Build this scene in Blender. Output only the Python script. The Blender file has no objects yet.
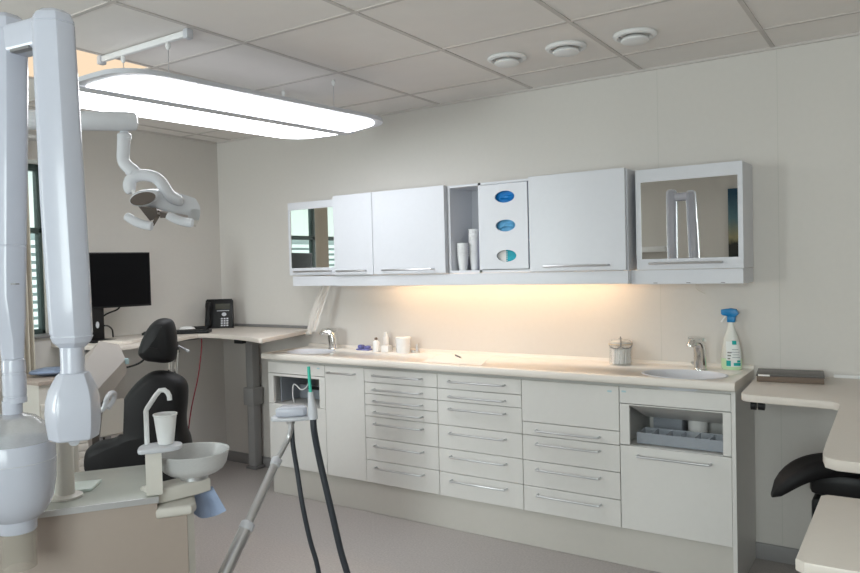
import bpy, bmesh, math, random
from mathutils import Vector, Matrix
random.seed(7)
PI = math.pi
SC = bpy.context.scene
COL = SC.collection

# ------------------------------------------------------------------ camera
CAM = Vector((4.302, -3.665, 1.402)); YAW, PITCH, ROLL, FPX = 0.588, -0.027, -0.025, 732.8
_f = Vector((-math.sin(YAW)*math.cos(PITCH), math.cos(YAW)*math.cos(PITCH), math.sin(PITCH)))
_r = Vector((math.cos(YAW), math.sin(YAW), 0)); _u = _r.cross(_f)
_r, _u = math.cos(ROLL)*_r + math.sin(ROLL)*_u, math.cos(ROLL)*_u - math.sin(ROLL)*_r
cam = bpy.data.objects.new('camera', bpy.data.cameras.new('camera')); COL.objects.link(cam)
cam.data.sensor_width = 36; cam.data.lens = FPX*36/860; cam.data.clip_start = 0.02
cam.matrix_world = Matrix((( _r.x, _u.x, -_f.x, CAM.x), (_r.y, _u.y, -_f.y, CAM.y), (_r.z, _u.z, -_f.z, CAM.z), (0, 0, 0, 1)))
SC.camera = cam
def at(px, py, dist):            # surveyed point at a given distance along the view axis
    return CAM + (_f + _r*((px-430)/FPX) - _u*((py-286.5)/FPX))*dist
VR = Vector((math.cos(YAW), math.sin(YAW), 0)); VF = Vector((-math.sin(YAW), math.cos(YAW), 0)); Z = Vector((0, 0, 1))

# ------------------------------------------------------------------ materials
MATS = {}
def mat(name, col, rough=.5, metal=0, noise=0, nscale=40, bump=0, bscale=200, coat=0, emis=None, estr=0, trans=0, alpha=1, sss=0, ior=1.45, spec=.5):
    m = bpy.data.materials.new(name); m.use_nodes = True
    nt = m.node_tree; b = nt.nodes['Principled BSDF']
    c = (*col, 1)
    b.inputs['Base Color'].default_value = c
    b.inputs['Roughness'].default_value = rough; b.inputs['Metallic'].default_value = metal
    b.inputs['IOR'].default_value = ior
    b.inputs['Specular IOR Level'].default_value = spec
    if coat: b.inputs['Coat Weight'].default_value = coat
    if trans: b.inputs['Transmission Weight'].default_value = trans
    if alpha < 1: b.inputs['Alpha'].default_value = alpha
    if emis: b.inputs['Emission Color'].default_value = (*emis, 1); b.inputs['Emission Strength'].default_value = estr
    tc = nt.nodes.new('ShaderNodeTexCoord')
    n = nt.nodes.new('ShaderNodeTexNoise'); n.inputs['Scale'].default_value = nscale; n.inputs['Detail'].default_value = 3
    nt.links.new(tc.outputs['Object'], n.inputs['Vector'])
    if noise == 0: noise = .02
    mx = nt.nodes.new('ShaderNodeMix'); mx.data_type = 'RGBA'
    mx.inputs['A'].default_value = (*[max(0, v*(1-noise)) for v in col], 1); mx.inputs['B'].default_value = (*[min(1, v*(1+noise)) for v in col], 1)
    nt.links.new(n.outputs['Fac'], mx.inputs['Factor']); nt.links.new(mx.outputs['Result'], b.inputs['Base Color'])
    if bump:
        n2 = nt.nodes.new('ShaderNodeTexNoise'); n2.inputs['Scale'].default_value = bscale
        nt.links.new(tc.outputs['Object'], n2.inputs['Vector'])
        bp = nt.nodes.new('ShaderNodeBump'); bp.inputs['Strength'].default_value = bump; bp.inputs['Distance'].default_value = .002
        nt.links.new(n2.outputs['Fac'], bp.inputs['Height']); nt.links.new(bp.outputs['Normal'], b.inputs['Normal'])
    MATS[name] = m
    return m
WALL = mat('wall_paint', (.668, .638, .604), .75, bump=.05)
CEIL = mat('ceiling_tile', (.82, .78, .75), .9, noise=.03, nscale=8, bump=.12, bscale=300)
GRID = mat('ceiling_grid_metal', (.60, .56, .535), .7)
SEAM = mat('wall_joint', (.60, .585, .545), .75)
FLOOR = mat('vinyl_floor', (.42, .385, .37), .45, noise=.28, nscale=110, bump=.03)
BASEB = mat('grey_baseboard', (.30, .29, .29), .5)
LACQ = mat('white_lacquer', (.67, .68, .72), .32)
LACQB = mat('cabinet_lacquer', (.72, .705, .68), .35)
CARC = mat('carcass_melamine', (.60, .59, .57), .5)
PLIN = mat('plinth_cream', (.57, .545, .505), .5)
SOLID = mat('solid_surface', (.80, .75, .69), .3, noise=.03, nscale=200)
DESKT = mat('desk_laminate', (.69, .63, .57), .4)
DESKE = mat('desk_edge', (.62, .59, .55), .45)
PLAST = mat('medical_white_plastic', (.54, .56, .64), .25, coat=.2)
PLAST2 = mat('grey_white_plastic', (.58, .59, .63), .35)
BEIGE = mat('beige_shell', (.385, .318, .275), .45)
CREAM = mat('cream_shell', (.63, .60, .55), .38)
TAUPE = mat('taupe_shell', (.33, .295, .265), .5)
LAMPW = mat('lamp_shell_white', (.74, .755, .80), .25, coat=.2)
STEEL = mat('brushed_steel', (.64, .645, .66), .36, 1)
LEGM = mat('lift_leg_grey', (.36, .355, .355), .5)
CHROME = mat('chrome', (.80, .79, .77), .1, 1)
GREYM = mat('grey_painted_metal', (.21, .205, .205), .5)
BLACKP = mat('black_plastic', (.010, .010, .011), .4, spec=.3)
SCREEN = mat('black_screen', (.004, .004, .005), .3, spec=.12)
LEATH = mat('black_leather', (.011, .0105, .0115), .55, spec=.3, bump=.1, bscale=400)
HOSE = mat('dark_grey_hose', (.035, .04, .05), .45)
TEAL = mat('teal_plastic', (.05, .50, .38), .4)
WHITEP = mat('white_plastic', (.82, .82, .82), .4)
PAPER = mat('paper_white', (.82, .80, .78), .8)
RED = mat('red_cable', (.22, .02, .035), .5)
BLUEC = mat('blue_cloth', (.34, .42, .60), .9, bump=.3, bscale=80)
BROWNB = mat('brown_box_card', (.16, .115, .085), .6)
BROWNT = mat('dark_box_lid', (.06, .05, .045), .35)
MINT = mat('window_frame_green', (.06, .09, .085), .4)
CURT = mat('curtain_fabric', (.60, .55, .47), .9)
BLUE1 = mat('glove_box_blue', (.0, .20, .58), .5, noise=.4, nscale=30)
BLUE2 = mat('glove_box_pale_blue', (.12, .40, .70), .5, noise=.5, nscale=30)
TEAL2 = mat('glove_box_teal', (.0, .35, .45), .5, noise=.5, nscale=30)
NAVY = mat('navy_card', (.015, .02, .17), .5)
SPRAYB = mat('spray_trigger_blue', (.0, .19, .46), .35)
GREEN = mat('green_liquid', (.60, .80, .52), .2)
BODYC = mat('bottle_plastic', (.74, .74, .69), .25)
LABELT = mat('label_teal', (.0, .38, .36), .5)
LABELW = mat('label_white', (.80, .82, .80), .5)
STICK = mat('pale_blue_sticker', (.45, .62, .66), .5)
GREYBIN = mat('grey_bin_plastic', (.30, .32, .36), .4)
CONCR = mat('concrete_wing', (.35, .34, .33), .7)
FACADE = mat('facade_mint_plaster', (.80, .84, .79), .8)
LOUV = mat('louvre_white', (.80, .86, .84), .6)
DGLASS = mat('facade_dark_glass', (.36, .43, .42), .3)
ORANGE = mat('orange_cladding', (.60, .22, .07), .8)
BRONZE = mat('lamp_reflector_bronze', (.16, .135, .12), .25, .4)
PINKG = mat('reflector_pinkish_grey', (.42, .37, .36), .3)

def emit(name, col, s):
    m = bpy.data.materials.new(name); m.use_nodes = True; nt = m.node_tree
    nt.nodes.remove(nt.nodes['Principled BSDF']); e = nt.nodes.new('ShaderNodeEmission')
    e.inputs['Color'].default_value = (*col, 1); e.inputs['Strength'].default_value = s
    nt.links.new(e.outputs[0], nt.nodes['Material Output'].inputs[0]); return m
LAMP = emit('pendant_diffuser_glow', (.93, .96, 1), 4.6)
CFILL = emit('ceiling_fill_glow', (.95, .96, 1), .28)  # faint added glow to brighten the ceiling above the pendant
PANEL = emit('ceiling_panel_glow', (1, .77, .54), .60)
WARM = emit('warm_tube_glow', (1, .66, .37), 13)

def glassy(name, tint, rough=.02, mixf=.12, refl=1.0):
    m = bpy.data.materials.new(name); m.use_nodes = True; nt = m.node_tree
    nt.nodes.remove(nt.nodes['Principled BSDF'])
    t = nt.nodes.new('ShaderNodeBsdfTransparent'); t.inputs[0].default_value = (*tint, 1)
    g = nt.nodes.new('ShaderNodeBsdfGlossy'); g.inputs['Roughness'].default_value = rough; g.inputs[0].default_value = (refl, refl, refl, 1)
    fr = nt.nodes.new('ShaderNodeLayerWeight'); fr.inputs['Blend'].default_value = mixf
    mx = nt.nodes.new('ShaderNodeMixShader')
    nt.links.new(fr.outputs['Fresnel'], mx.inputs[0]); nt.links.new(t.outputs[0], mx.inputs[1]); nt.links.new(g.outputs[0], mx.inputs[2])
    nt.links.new(mx.outputs[0], nt.nodes['Material Output'].inputs[0]); return m
GLASS = glassy('window_glass', (.93, .98, .96))
CLEAR = glassy('clear_plastic', (.965, .97, .965), .05, .10)
UGLASS = glassy('unit_glass_plate', (.80, .86, .82), .03, .35)
def milky(name, col, fac, rough=.3):
    m = bpy.data.materials.new(name); m.use_nodes = True; nt = m.node_tree
    b = nt.nodes['Principled BSDF']; b.inputs['Base Color'].default_value = (*col, 1); b.inputs['Roughness'].default_value = rough
    t = nt.nodes.new('ShaderNodeBsdfTransparent'); mx = nt.nodes.new('ShaderNodeMixShader'); mx.inputs[0].default_value = fac
    n = nt.nodes.new('ShaderNodeTexNoise'); n.inputs['Scale'].default_value = 25
    mr = nt.nodes.new('ShaderNodeMapRange'); mr.inputs['To Min'].default_value = fac-.04; mr.inputs['To Max'].default_value = fac+.04
    nt.links.new(n.outputs['Fac'], mr.inputs['Value']); nt.links.new(mr.outputs[0], mx.inputs[0])
    nt.links.new(t.outputs[0], mx.inputs[1]); nt.links.new(b.outputs[0], mx.inputs[2]); nt.links.new(mx.outputs[0], nt.nodes['Material Output'].inputs[0]); return m
FROST = milky('frosted_bowl_glass', (.66, .66, .66), .62)
CLOUD = milky('cloudy_box_plastic', (.52, .56, .62), .40)
BAGM = milky('thin_film_plastic', (.82, .79, .75), .72)
JARG = milky('jar_glass', (.80, .80, .78), .16, .06)
LIDG = milky('jar_lid_glass', (.80, .80, .78), .55, .1)
SHELL = milky('clear_shell_plastic', (.55, .55, .57), .45, .08)
AMBER = milky('clear_cone_plastic', (.50, .46, .40), .38, .1)
def mirrorm():
    m = bpy.data.materials.new('mirror_silver'); m.use_nodes = True; b = m.node_tree.nodes['Principled BSDF']
    b.inputs['Base Color'].default_value = (.86, .86, .84, 1); b.inputs['Metallic'].default_value = 1; b.inputs['Roughness'].default_value = .004; return m
MIRROR = mirrorm()
def picmat():
    m = bpy.data.materials.new('landscape_print'); m.use_nodes = True; nt = m.node_tree; b = nt.nodes['Principled BSDF']
    tc = nt.nodes.new('ShaderNodeTexCoord'); sp = nt.nodes.new('ShaderNodeSeparateXYZ'); nt.links.new(tc.outputs['Generated'], sp.inputs[0])
    n = nt.nodes.new('ShaderNodeTexNoise'); n.inputs['Scale'].default_value = 14; n.inputs['Detail'].default_value = 6; nt.links.new(tc.outputs['Generated'], n.inputs[0])
    ad = nt.nodes.new('ShaderNodeMath'); ad.operation = 'MULTIPLY_ADD'; ad.inputs[1].default_value = .10
    nt.links.new(n.outputs['Fac'], ad.inputs[0]); nt.links.new(sp.outputs['Z'], ad.inputs[2])
    cr = nt.nodes.new('ShaderNodeValToRGB'); nt.links.new(ad.outputs[0], cr.inputs[0])
    e = cr.color_ramp.elements; e[0].position = 0; e[0].color = (.012, .02, .006, 1); e[1].position = 1; e[1].color = (.0, .05, .10, 1)
    for p, c in ((.5, (.01, .012, .008, 1)), (.56, (.30, .27, .14, 1)), (.75, (.08, .17, .2, 1))):
        q = e.new(p); q.color = c
    nt.links.new(cr.outputs[0], b.inputs['Base Color']); b.inputs['Roughness'].default_value = .5; return m
PRINT = picmat()

# ------------------------------------------------------------------ mesh helpers
class MB:
    def __init__(s): s.bm = bmesh.new()
    def _add(s, b2):
        me = bpy.data.meshes.new('t'); b2.to_mesh(me); s.bm.from_mesh(me); bpy.data.meshes.remove(me); b2.free(); return s
    def box(s, a, b, bev=0, seg=2, M=None):
        b2 = bmesh.new(); bmesh.ops.create_cube(b2, size=1)
        for v in b2.verts: v.co = Vector([(a[i]+b[i])/2 + v.co[i]*(b[i]-a[i]) for i in range(3)])
        if bev: bmesh.ops.bevel(b2, geom=b2.edges[:], offset=bev, segments=seg, affect='EDGES', profile=.5)
        if M: bmesh.ops.transform(b2, matrix=M, verts=b2.verts)
        return s._add(b2)
    def loft(s, rings, caps=True, closed=False):
        b2 = bmesh.new(); R = [[b2.verts.new(p) for p in r] for r in rings]; n = len(R[0])
        K = len(R) if closed else len(R)-1
        for i in range(K):
            A, B = R[i], R[(i+1) % len(R)]
            for j in range(n):
                try: b2.faces.new((A[j], A[(j+1) % n], B[(j+1) % n], B[j]))
                except ValueError: pass
        if caps and not closed:
            b2.faces.new(R[0][::-1]); b2.faces.new(R[-1])
        bmesh.ops.recalc_face_normals(b2, faces=b2.faces); return s._add(b2)
    def sheet(s, grid, th=0):
        b2 = bmesh.new(); R = [[b2.verts.new(p) for p in r] for r in grid]
        for i in range(len(R)-1):
            for j in range(len(R[0])-1): b2.faces.new((R[i][j], R[i][j+1], R[i+1][j+1], R[i+1][j]))
        if th: bmesh.ops.solidify(b2, geom=b2.faces[:], thickness=th)
        bmesh.ops.recalc_face_normals(b2, faces=b2.faces); return s._add(b2)
    def tube(s, pts, r, n=12, caps=True):
        pts = [Vector(p) for p in pts]; rr = r if isinstance(r, (list, tuple)) else [r]*len(pts)
        T = [(pts[min(i+1, len(pts)-1)]-pts[max(i-1, 0)]).normalized() for i in range(len(pts))]
        a = Vector((0, 0, 1)) if abs(T[0].z) < .9 else Vector((1, 0, 0))
        N = (a - T[0]*a.dot(T[0])).normalized(); rings = []
        for i, p in enumerate(pts):
            N = (N - T[i]*N.dot(T[i])).normalized(); B = T[i].cross(N)
            k = 1
            if 0 < i < len(pts)-1:
                c = (pts[i]-pts[i-1]).normalized().dot(T[i]); k = 1/max(.6, c)
            rings.append([p + (N*math.cos(t)+B*math.sin(t))*rr[i]*(k if False else 1) for t in [2*PI*j/n for j in range(n)]])
        return s.loft(rings, caps)
    def lathe(s, prof, c=(0, 0, 0), n=28, sx=1, sy=1, axis=None, caps=True):
        c = Vector(c)
        if axis is None: X, Y, W = Vector((1, 0, 0)), Vector((0, 1, 0)), Vector((0, 0, 1))
        else:
            W = Vector(axis).normalized(); a = Vector((0, 0, 1)) if abs(W.z) < .9 else Vector((1, 0, 0)); X = a.cross(W).normalized(); Y = W.cross(X)
        rings = [[c + X*(max(r, 1e-4)*sx*math.cos(2*PI*j/n)) + Y*(max(r, 1e-4)*sy*math.sin(2*PI*j/n)) + W*z for j in range(n)] for r, z in prof]
        return s.loft(rings, caps)
    def prism(s, out, O=(0, 0, 0), U=(1, 0, 0), V=(0, 1, 0), W=(0, 0, 1), h=1, bev=0, seg=2):
        O, U, V, W = map(Vector, (O, U, V, W)); b2 = bmesh.new()
        A = [b2.verts.new(O+U*p[0]+V*p[1]) for p in out]; B = [b2.verts.new(O+U*p[0]+V*p[1]+W*h) for p in out]; n = len(A)
        fa = b2.faces.new(A); fb = b2.faces.new(B[::-1])
        for i in range(n): b2.faces.new((A[i], B[i], B[(i+1) % n], A[(i+1) % n]))
        bmesh.ops.recalc_face_normals(b2, faces=b2.faces)
        if bev:
            ed = [e for e in b2.edges if (e in fa.edges[:] or e in fb.edges[:])]
            bmesh.ops.bevel(b2, geom=ed, offset=bev, segments=seg, affect='EDGES', profile=.5)
        return s._add(b2)
    def pad(s, out, O, U, V, W, t, inset, k=6):   # a padded cushion: outline with rounded front and back
        O, U, V, W = map(Vector, (O, U, V, W)); n = len(out)
        ar = sum(out[i][0]*out[(i+1) % n][1]-out[(i+1) % n][0]*out[i][1] for i in range(n)); sg = 1 if ar > 0 else -1
        nor = []
        for i in range(n):
            a, b = out[i-1], out[(i+1) % n]; d = Vector((b[0]-a[0], b[1]-a[1])).normalized(); nor.append((-d.y*sg, d.x*sg))
        cx = sum(p[0] for p in out)/n; cy = sum(p[1] for p in out)/n
        rings = []
        def ring(d, ins, sc=1):
            return [O+U*(cx+(p[0]+nn[0]*ins-cx)*sc)+V*(cy+(p[1]+nn[1]*ins-cy)*sc)+W*d for p, nn in zip(out, nor)]
        A = [(-math.cos(PI*i/(2*k)), 1-math.sin(PI*i/(2*k))) for i in range(k+1)]
        rings.append(ring(-t/2-.012, inset, .45))
        for c, q in A: rings.append(ring(t/2*c, inset*q))
        for c, q in A[-2::-1]: rings.append(ring(-t/2*c, inset*q))
        rings.append(ring(t/2+.012, inset, .45))
        return s.loft(rings)
    def hull(s, pts):
        b2 = bmesh.new()
        for p in pts: b2.verts.new(p)
        r = bmesh.ops.convex_hull(b2, input=b2.verts)
        bmesh.ops.dissolve_limit(b2, angle_limit=.05, verts=b2.verts, edges=b2.edges)
        return s._add(b2)
def smooth_path(pts, k=6):
    P = [Vector(p) for p in pts]; out = []
    for i in range(len(P)-1):
        a, b, c, d = P[max(i-1, 0)], P[i], P[i+1], P[min(i+2, len(P)-1)]
        for j in range(k):
            t = j/k; out.append(.5*((2*b)+(c-a)*t+(2*a-5*b+4*c-d)*t*t+(3*b-a-3*c+d)*t**3))
    return out+[P[-1]]
def smooth2(pts, k=4):     # closed smooth outline
    P = [Vector((p[0], p[1], 0)) for p in pts]; n = len(P); out = []
    for i in range(n):
        a, b, c, d = P[i-1], P[i], P[(i+1) % n], P[(i+2) % n]
        for j in range(k):
            t = j/k; q = .5*((2*b)+(c-a)*t+(2*a-5*b+4*c-d)*t*t+(3*b-a-3*c+d)*t**3); out.append((q.x, q.y))
    return out
def worldpos(o):
    p = Vector(o.location)
    while o.parent: o = o.parent; p += Vector(o.location)
    return p
def obj(name, mb, m, parent=None, smooth=35, origin=None):
    """link ONE mesh object; geometry is given in room coordinates"""
    me = bpy.data.meshes.new(name); bmesh.ops.remove_doubles(mb.bm, verts=mb.bm.verts, dist=1e-6)
    vs = [v.co for v in mb.bm.verts]
    lo = Vector([min(v[i] for v in vs) for i in range(3)]); hi = Vector([max(v[i] for v in vs) for i in range(3)])
    org = Vector(origin) if origin else Vector(((lo.x+hi.x)/2, (lo.y+hi.y)/2, lo.z))
    bmesh.ops.translate(mb.bm, vec=-org, verts=mb.bm.verts); mb.bm.to_mesh(me); mb.bm.free()
    if smooth:
        for p in me.polygons: p.use_smooth = True
        me.set_sharp_from_angle(angle=math.radians(smooth))
    me.materials.append(m)
    o = bpy.data.objects.new(name, me); COL.objects.link(o)
    if parent: o.parent = parent; o.location = org - worldpos(parent)
    else: o.location = org
    return o
def tag(o, label, cat, group=None, kind=None):
    o['label'] = label; o['category'] = cat
    if group: o['group'] = group
    if kind: o['kind'] = kind
    return o
def thing(name, label, cat, loc, group=None):
    o = bpy.data.objects.new(name, None); COL.objects.link(o); o.location = loc; o.empty_display_size = .1
    return tag(o, label, cat, group)
def struct(name, mb, m, parent=None, smooth=35, label=None):
    o = obj(name, mb, m, parent, smooth)
    if not parent:
        o['kind'] = 'structure'
        if label: o['label'] = label; o['category'] = name.split('_')[0]
    return o
def copy_tree(o, parent=None):
    c = o.copy(); COL.objects.link(c)
    if parent: c.parent = parent
    for ch in list(o.children): copy_tree(ch, c)
    return c
def B(a, b, bev=0, seg=2): return MB().box(a, b, bev, seg)

# ------------------------------------------------------------------ the room
HC = 2.358; XR = 5.35; YF = -4.75
struct('floor', B((-.2, YF-.2, -.1), (XR+.2, .2, 0)), FLOOR, label='speckled taupe vinyl floor of the treatment room')
# ceiling with lay-in tiles; one tile bay holds the luminaire panel
c = MB(); px0, px1, py0, py1 = .773, 1.349, -2.101, -1.525
c.box((-.2, YF-.2, HC), (XR+.2, py0, HC+.1)); c.box((-.2, py1, HC), (XR+.2, .2, HC+.1)); c.box((-.2, py0, HC), (px0, py1, HC+.1)); c.box((px1, py0, HC), (XR+.2, py1, HC+.1))
struct('ceiling', c, CEIL, label='grey suspended ceiling of square tiles')
g = MB(); w = .009
for k in range(-3, 6):
    x = 1.961+.6*k
    if 0 < x < XR: g.box((x-w, YF, HC-.004), (x+w, 0, HC+.01))
for k in range(0, 8):
    y = -.313-.6*k
    if y > YF: g.box((0, y-w, HC-.0035), (XR, y+w, HC+.01))
struct('trim_1', g, GRID, label='narrow metal grid between the ceiling tiles')
t = MB(); t.box((0, -.012, HC-.012), (XR, 0, HC)); t.box((0, YF, HC-.012), (.012, 0, HC)); struct('trim_2', t, GRID, label='edge strip toned as the dark shadow line where ceiling meets the walls')  # strip puts the shadow line of the ceiling joint into colour
struct('wall_back', B((-.2, 0, 0), (XR+.2, .2, HC)), WALL, label='pale wall behind the white cabinets')
struct('wall_right', B((XR, YF, 0), (XR+.2, 0, HC)), WALL, label='pale wall at the right of the room')
# left wall with the window opening
WY0, WY1, WZ0, WZ1 = -2.75, -1.20, 1.04, 2.085
l = MB(); l.box((-.26, YF, 0), (0, 0, WZ0)); l.box((-.26, YF, WZ1), (0, 0, HC)); l.box((-.26, WY1, WZ0), (0, 0, WZ1)); l.box((-.26, YF, WZ0), (0, WY0, WZ1))
struct('wall_left', l, WALL, label='pale wall with the window behind monitor and chair')
# front wall (behind the camera) with two window openings added for fill light
FX0, FX1, FZ0, FZ1 = 3.35, 4.75, .85, 2.1
l = MB(); l.box((-.2, YF-.2, 0), (XR+.2, YF, FZ0)); l.box((-.2, YF-.2, FZ1), (XR+.2, YF, HC)); l.box((-.2, YF-.2, FZ0), (.2, YF, FZ1)); l.box((1.1, YF-.2, FZ0), (FX0, YF, FZ1)); l.box((FX1, YF-.2, FZ0), (XR+.2, YF, FZ1))
struct('wall_front', l, WALL, label='beige wall opposite the cabinets seen in the mirror')
def window(name, label, bars, pane):
    o = bpy.data.objects.new(name, None); COL.objects.link(o); o.location = [(pane[0][i]+pane[1][i])/2 for i in range(3)]
    o['kind'] = 'structure'; o['label'] = label; o['category'] = 'window'
    f = MB()
    for a, b in bars: f.box(a, b, .004)
    obj('window_frame', f, MINT, o); obj('glass_pane', B(*pane), GLASS, o); return o
fx0, fx1 = -.215, -.17
w1 = window('window_1', 'tall window with dark green frame on the left wall', [((fx0, WY1-.055, WZ0), (fx1, WY1-.033, WZ1)), ((fx0, WY0, WZ0), (fx1, WY0+.04, WZ1)), ((fx0, WY0, WZ1-.04), (fx1, WY1, WZ1)), ((fx0, WY0, WZ0), (fx1, WY1, WZ0+.04)), ((fx0, WY0, 1.665), (fx1, WY1, 1.70)), ((fx0, -1.675, WZ0), (fx1, -1.635, WZ1))], ((-.195, WY0+.02, WZ0+.02), (-.189, WY1-.02, WZ1-.02)))
obj('outer_frame', B((fx0, WY1-.033, WZ0), (fx1+.01, WY1, WZ1), .003), CREAM, w1)
gy0, gy1 = YF-.15, YF-.10
window('fill_window_3', 'narrow window added for fill light opposite the cabinets near the left wall', [((.2, gy0, FZ0), (.25, gy1, FZ1)), ((1.05, gy0, FZ0), (1.1, gy1, FZ1)), ((.2, gy0, FZ0), (1.1, gy1, FZ0+.05)), ((.2, gy0, FZ1-.05), (1.1, gy1, FZ1))], ((.22, gy0+.02, FZ0+.02), (1.08, gy0+.026, FZ1-.02)))  # unseen window, added to bring fill light in from the left
obj('window_sill', B((-.165, WY0, WZ0-.0), (.03, WY1, WZ0+.012), .004), GREYM, w1)
gy0, gy1 = YF-.15, YF-.10
window('fill_window_2', 'wide window added behind the camera for fill light', [((FX0, gy0, FZ0), (FX0+.05, gy1, FZ1)), ((FX1-.05, gy0, FZ0), (FX1, gy1, FZ1)), ((FX0, gy0, FZ0), (FX1, gy1, FZ0+.05)), ((FX0, gy0, FZ1-.05), (FX1, gy1, FZ1)), ((4.02, gy0, FZ0), (4.08, gy1, FZ1))], ((FX0+.02, gy0+.02, FZ0+.02), (FX1-.02, gy0+.026, FZ1-.02)))  # unseen window, added as a way in for the rear fill
for nm, a, b, lb in (('baseboard_back', (0, -.012, 0), (XR, 0, .075), 'grey skirting along the cabinet wall'), ('baseboard_left', (0, YF, 0), (.012, 0, .075), 'grey skirting under the left window'), ('baseboard_right', (XR-.012, YF, 0), (XR, 0, .075), 'grey skirting on the right wall'), ('baseboard_front', (0, YF, 0), (XR, YF+.012, .075), 'grey skirting on the wall opposite the cabinets')):
    struct(nm, B(a, b, .002), BASEB, label=lb)
s = MB()
for x in (3.235, 3.775, 4.98): s.box((x-.0015, -.0006, .08), (x+.0015, .001, HC-.012))
struct('trim_3', s, SEAM, label='hairline vertical joints in the wall panels')

# outside the left window: a neighbouring house front
nb = thing('neighbour_building', 'pale mint house front outside the left window', 'building', (-5, -4, -2))
obj('wall', B((-5.6, -14, -3), (-5, 8, 3.6)), FACADE, nb, 0)
f = MB()
for k in range(34): f.box((-4.97, -14, -1.5+k*.10), (-4.93, 8, -1.44+k*.10))
obj('louvre_panel', f, LOUV, nb, 0)
obj('louvre_recess', B((-4.999, -14, -1.55), (-4.985, 8, 1.95)), DGLASS, nb, 0)
for k, y in enumerate((-9.6, -6.2, -2.2, 1.5)): obj('window', B((-5.0, y, 2.05), (-4.95, y+.9, 2.7)), DGLASS, nb, 0)
obj('eave', B((-5, -14, 2.85), (-4.6, 8, 3.0)), GREYBIN, nb, 0)
obj('cladding', B((-5.55, -14, 3.6), (-5.05, -6.0, 5.6)), ORANGE, nb, 0)

# curtain gathered at the window
cg = []
for i in range(2):
    pass
n = 44
row = [(.055+.018*math.sin(i/n*2*PI*5.5), -1.578+.152*i/n) for i in range(n+1)]
cm = MB().sheet([[(x, y, z) for x, y in row] for z in (.35, 1.0, 1.6, 2.2)], .003)
tag(obj('curtain', cm, CURT), 'narrow cream curtain gathered beside the left window', 'curtain')
tag(obj('curtain_rail', B((.0, -2.8, 2.195), (.09, -1.3, 2.215), .003), WHITEP), 'white curtain rail above the left window', 'rail')

# ------------------------------------------------------------------ base cabinets
YB = -.416; ZT, ZB = .834, .18
def bar_handle(x0, x1, z, yf, parent, r=.0055):
    y = yf-.030
    p = [(x0, yf+.001, z), (x0, y+.008, z), (x0+.004, y+.002, z), (x0+.010, y, z), (x1-.010, y, z), (x1-.004, y+.002, z), (x1, y+.008, z), (x1, yf+.001, z)]
    return obj('handle', MB().tube(p, r, 8), STEEL, parent)
def sticker(x, z, yf, parent):
    o = obj('sticker', B((x, yf-.0008, z), (x+.02, yf, z+.008)), STICK, parent); o['label'] = 'tiny pale blue sticker'; return o
G = .0016
def front(name, x0, x1, z0, z1, parent, handle=None):
    o = obj(name, B((x0+G, YB, z0+G), (x1-G, YB+.018, z1-G), .0015, 1), LACQB, parent)
    if handle: bar_handle(handle[0], handle[1], handle[2], YB, o)
    return o
def drawers(name, label, x0, x1, zs, hx, blank=False, zmax=ZT):
    c = thing(name, label, 'cabinet', ((x0+x1)/2, -.2, ZB), 'white drawer units under the worktop')
    obj('body', B((x0+.0005, YB+.0185, ZB), (x1-.0005, -.002, .846)), CARC, c)
    for i in range(len(zs)-1):
        if blank and i == 0:
            p = front('panel', x0, x1, zs[1], zs[0], c); sticker(x1-.055, zs[0]-.03, YB, p)
        else: front('drawer', x0, x1, zs[i+1], zs[i], c, (hx[0], hx[1], zs[i]-.036))
    return c
drawers('drawer_cabinet', 'white cabinet of seven drawers, four shallow above three deep', 1.668, 2.166, (ZT, .755, .690, .627, .561, .436, .311, ZB), (1.744, 2.068))
drawers('drawer_cabinet', 'white cabinet of six drawers beneath the pen on the worktop', 2.166, 2.664, (ZT, .755, .690, .561, .436, .309, ZB), (2.247, 2.572))
drawers('drawer_cabinet', 'white cabinet with a blank top panel over four drawers, below the glass jar', 2.664, 3.160, (ZT, .626, .561, .435, .308, ZB), (2.745, 3.065), True)
c = thing('door_cabinet', 'narrow white base cabinet with one tall door and top handle', 'cabinet', (1.52, -.2, ZB))
obj('body', B((1.3705, YB+.0185, ZB), (1.6675, -.002, .846)), CARC, c)
front('door', 1.370, 1.668, ZB, ZT, c, (1.407, 1.602, .795))

def sink_cabinet(label, x0, x1, ox0, ox1, z_strip, oz0, oz1, panel=False):
    c = thing('sink_cabinet', label, 'cabinet', ((x0+x1)/2, -.2, ZB))
    b = MB(); yb = YB+.0185
    b.box((x0+.0005, yb, ZB), (x0+.018, -.002, .846)); b.box((x1-.018, yb, ZB), (x1-.0005, -.002, .846))
    b.box((x0+.018, -.02, ZB), (x1-.018, -.002, .846)); b.box((x0+.018, yb, ZB), (x1-.018, -.02, ZB+.018)); b.box((x0+.018, yb, oz0-.020), (x1-.018, -.02, oz0-.004))
    b.box((x0+.018, yb, .80), (x1-.018, yb+.004, .846))
    obj('body', b, CARC, c)
    p = front('fascia', x0, x1, z_strip, ZT, c)
    sticker((x0+.012) if panel else (x1-.06), ZT-.026, YB, p)
    f = MB()
    for a, d in (((x0+G, oz0+.0), (ox0, z_strip-G)), ((ox1, oz0), (x1-G, z_strip-G)), ((ox0, oz1), (ox1, z_strip-G))):
        f.box((a[0], YB, a[1]), (d[0], YB+.018, d[1]), .001, 1)
    obj('opening_frame', f, LACQB, c)
    return c
cs = sink_cabinet('white base cabinet with basin and open bin slot at the left end', .895, 1.370, .941, 1.323, .763, .574, .746)
front('door', .895, 1.370, ZB, .573, cs)
obj('bin_wall', B((.945, -.36, .575), (.953, -.05, .73)), GREYBIN, cs)
obj('divider', B((.953, -.20, .575), (1.34, -.192, .66)), GREYBIN, cs)
obj('dark_bar', B((1.12, -.30, .655), (1.345, -.28, .675), .003), BLACKP, cs)
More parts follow.
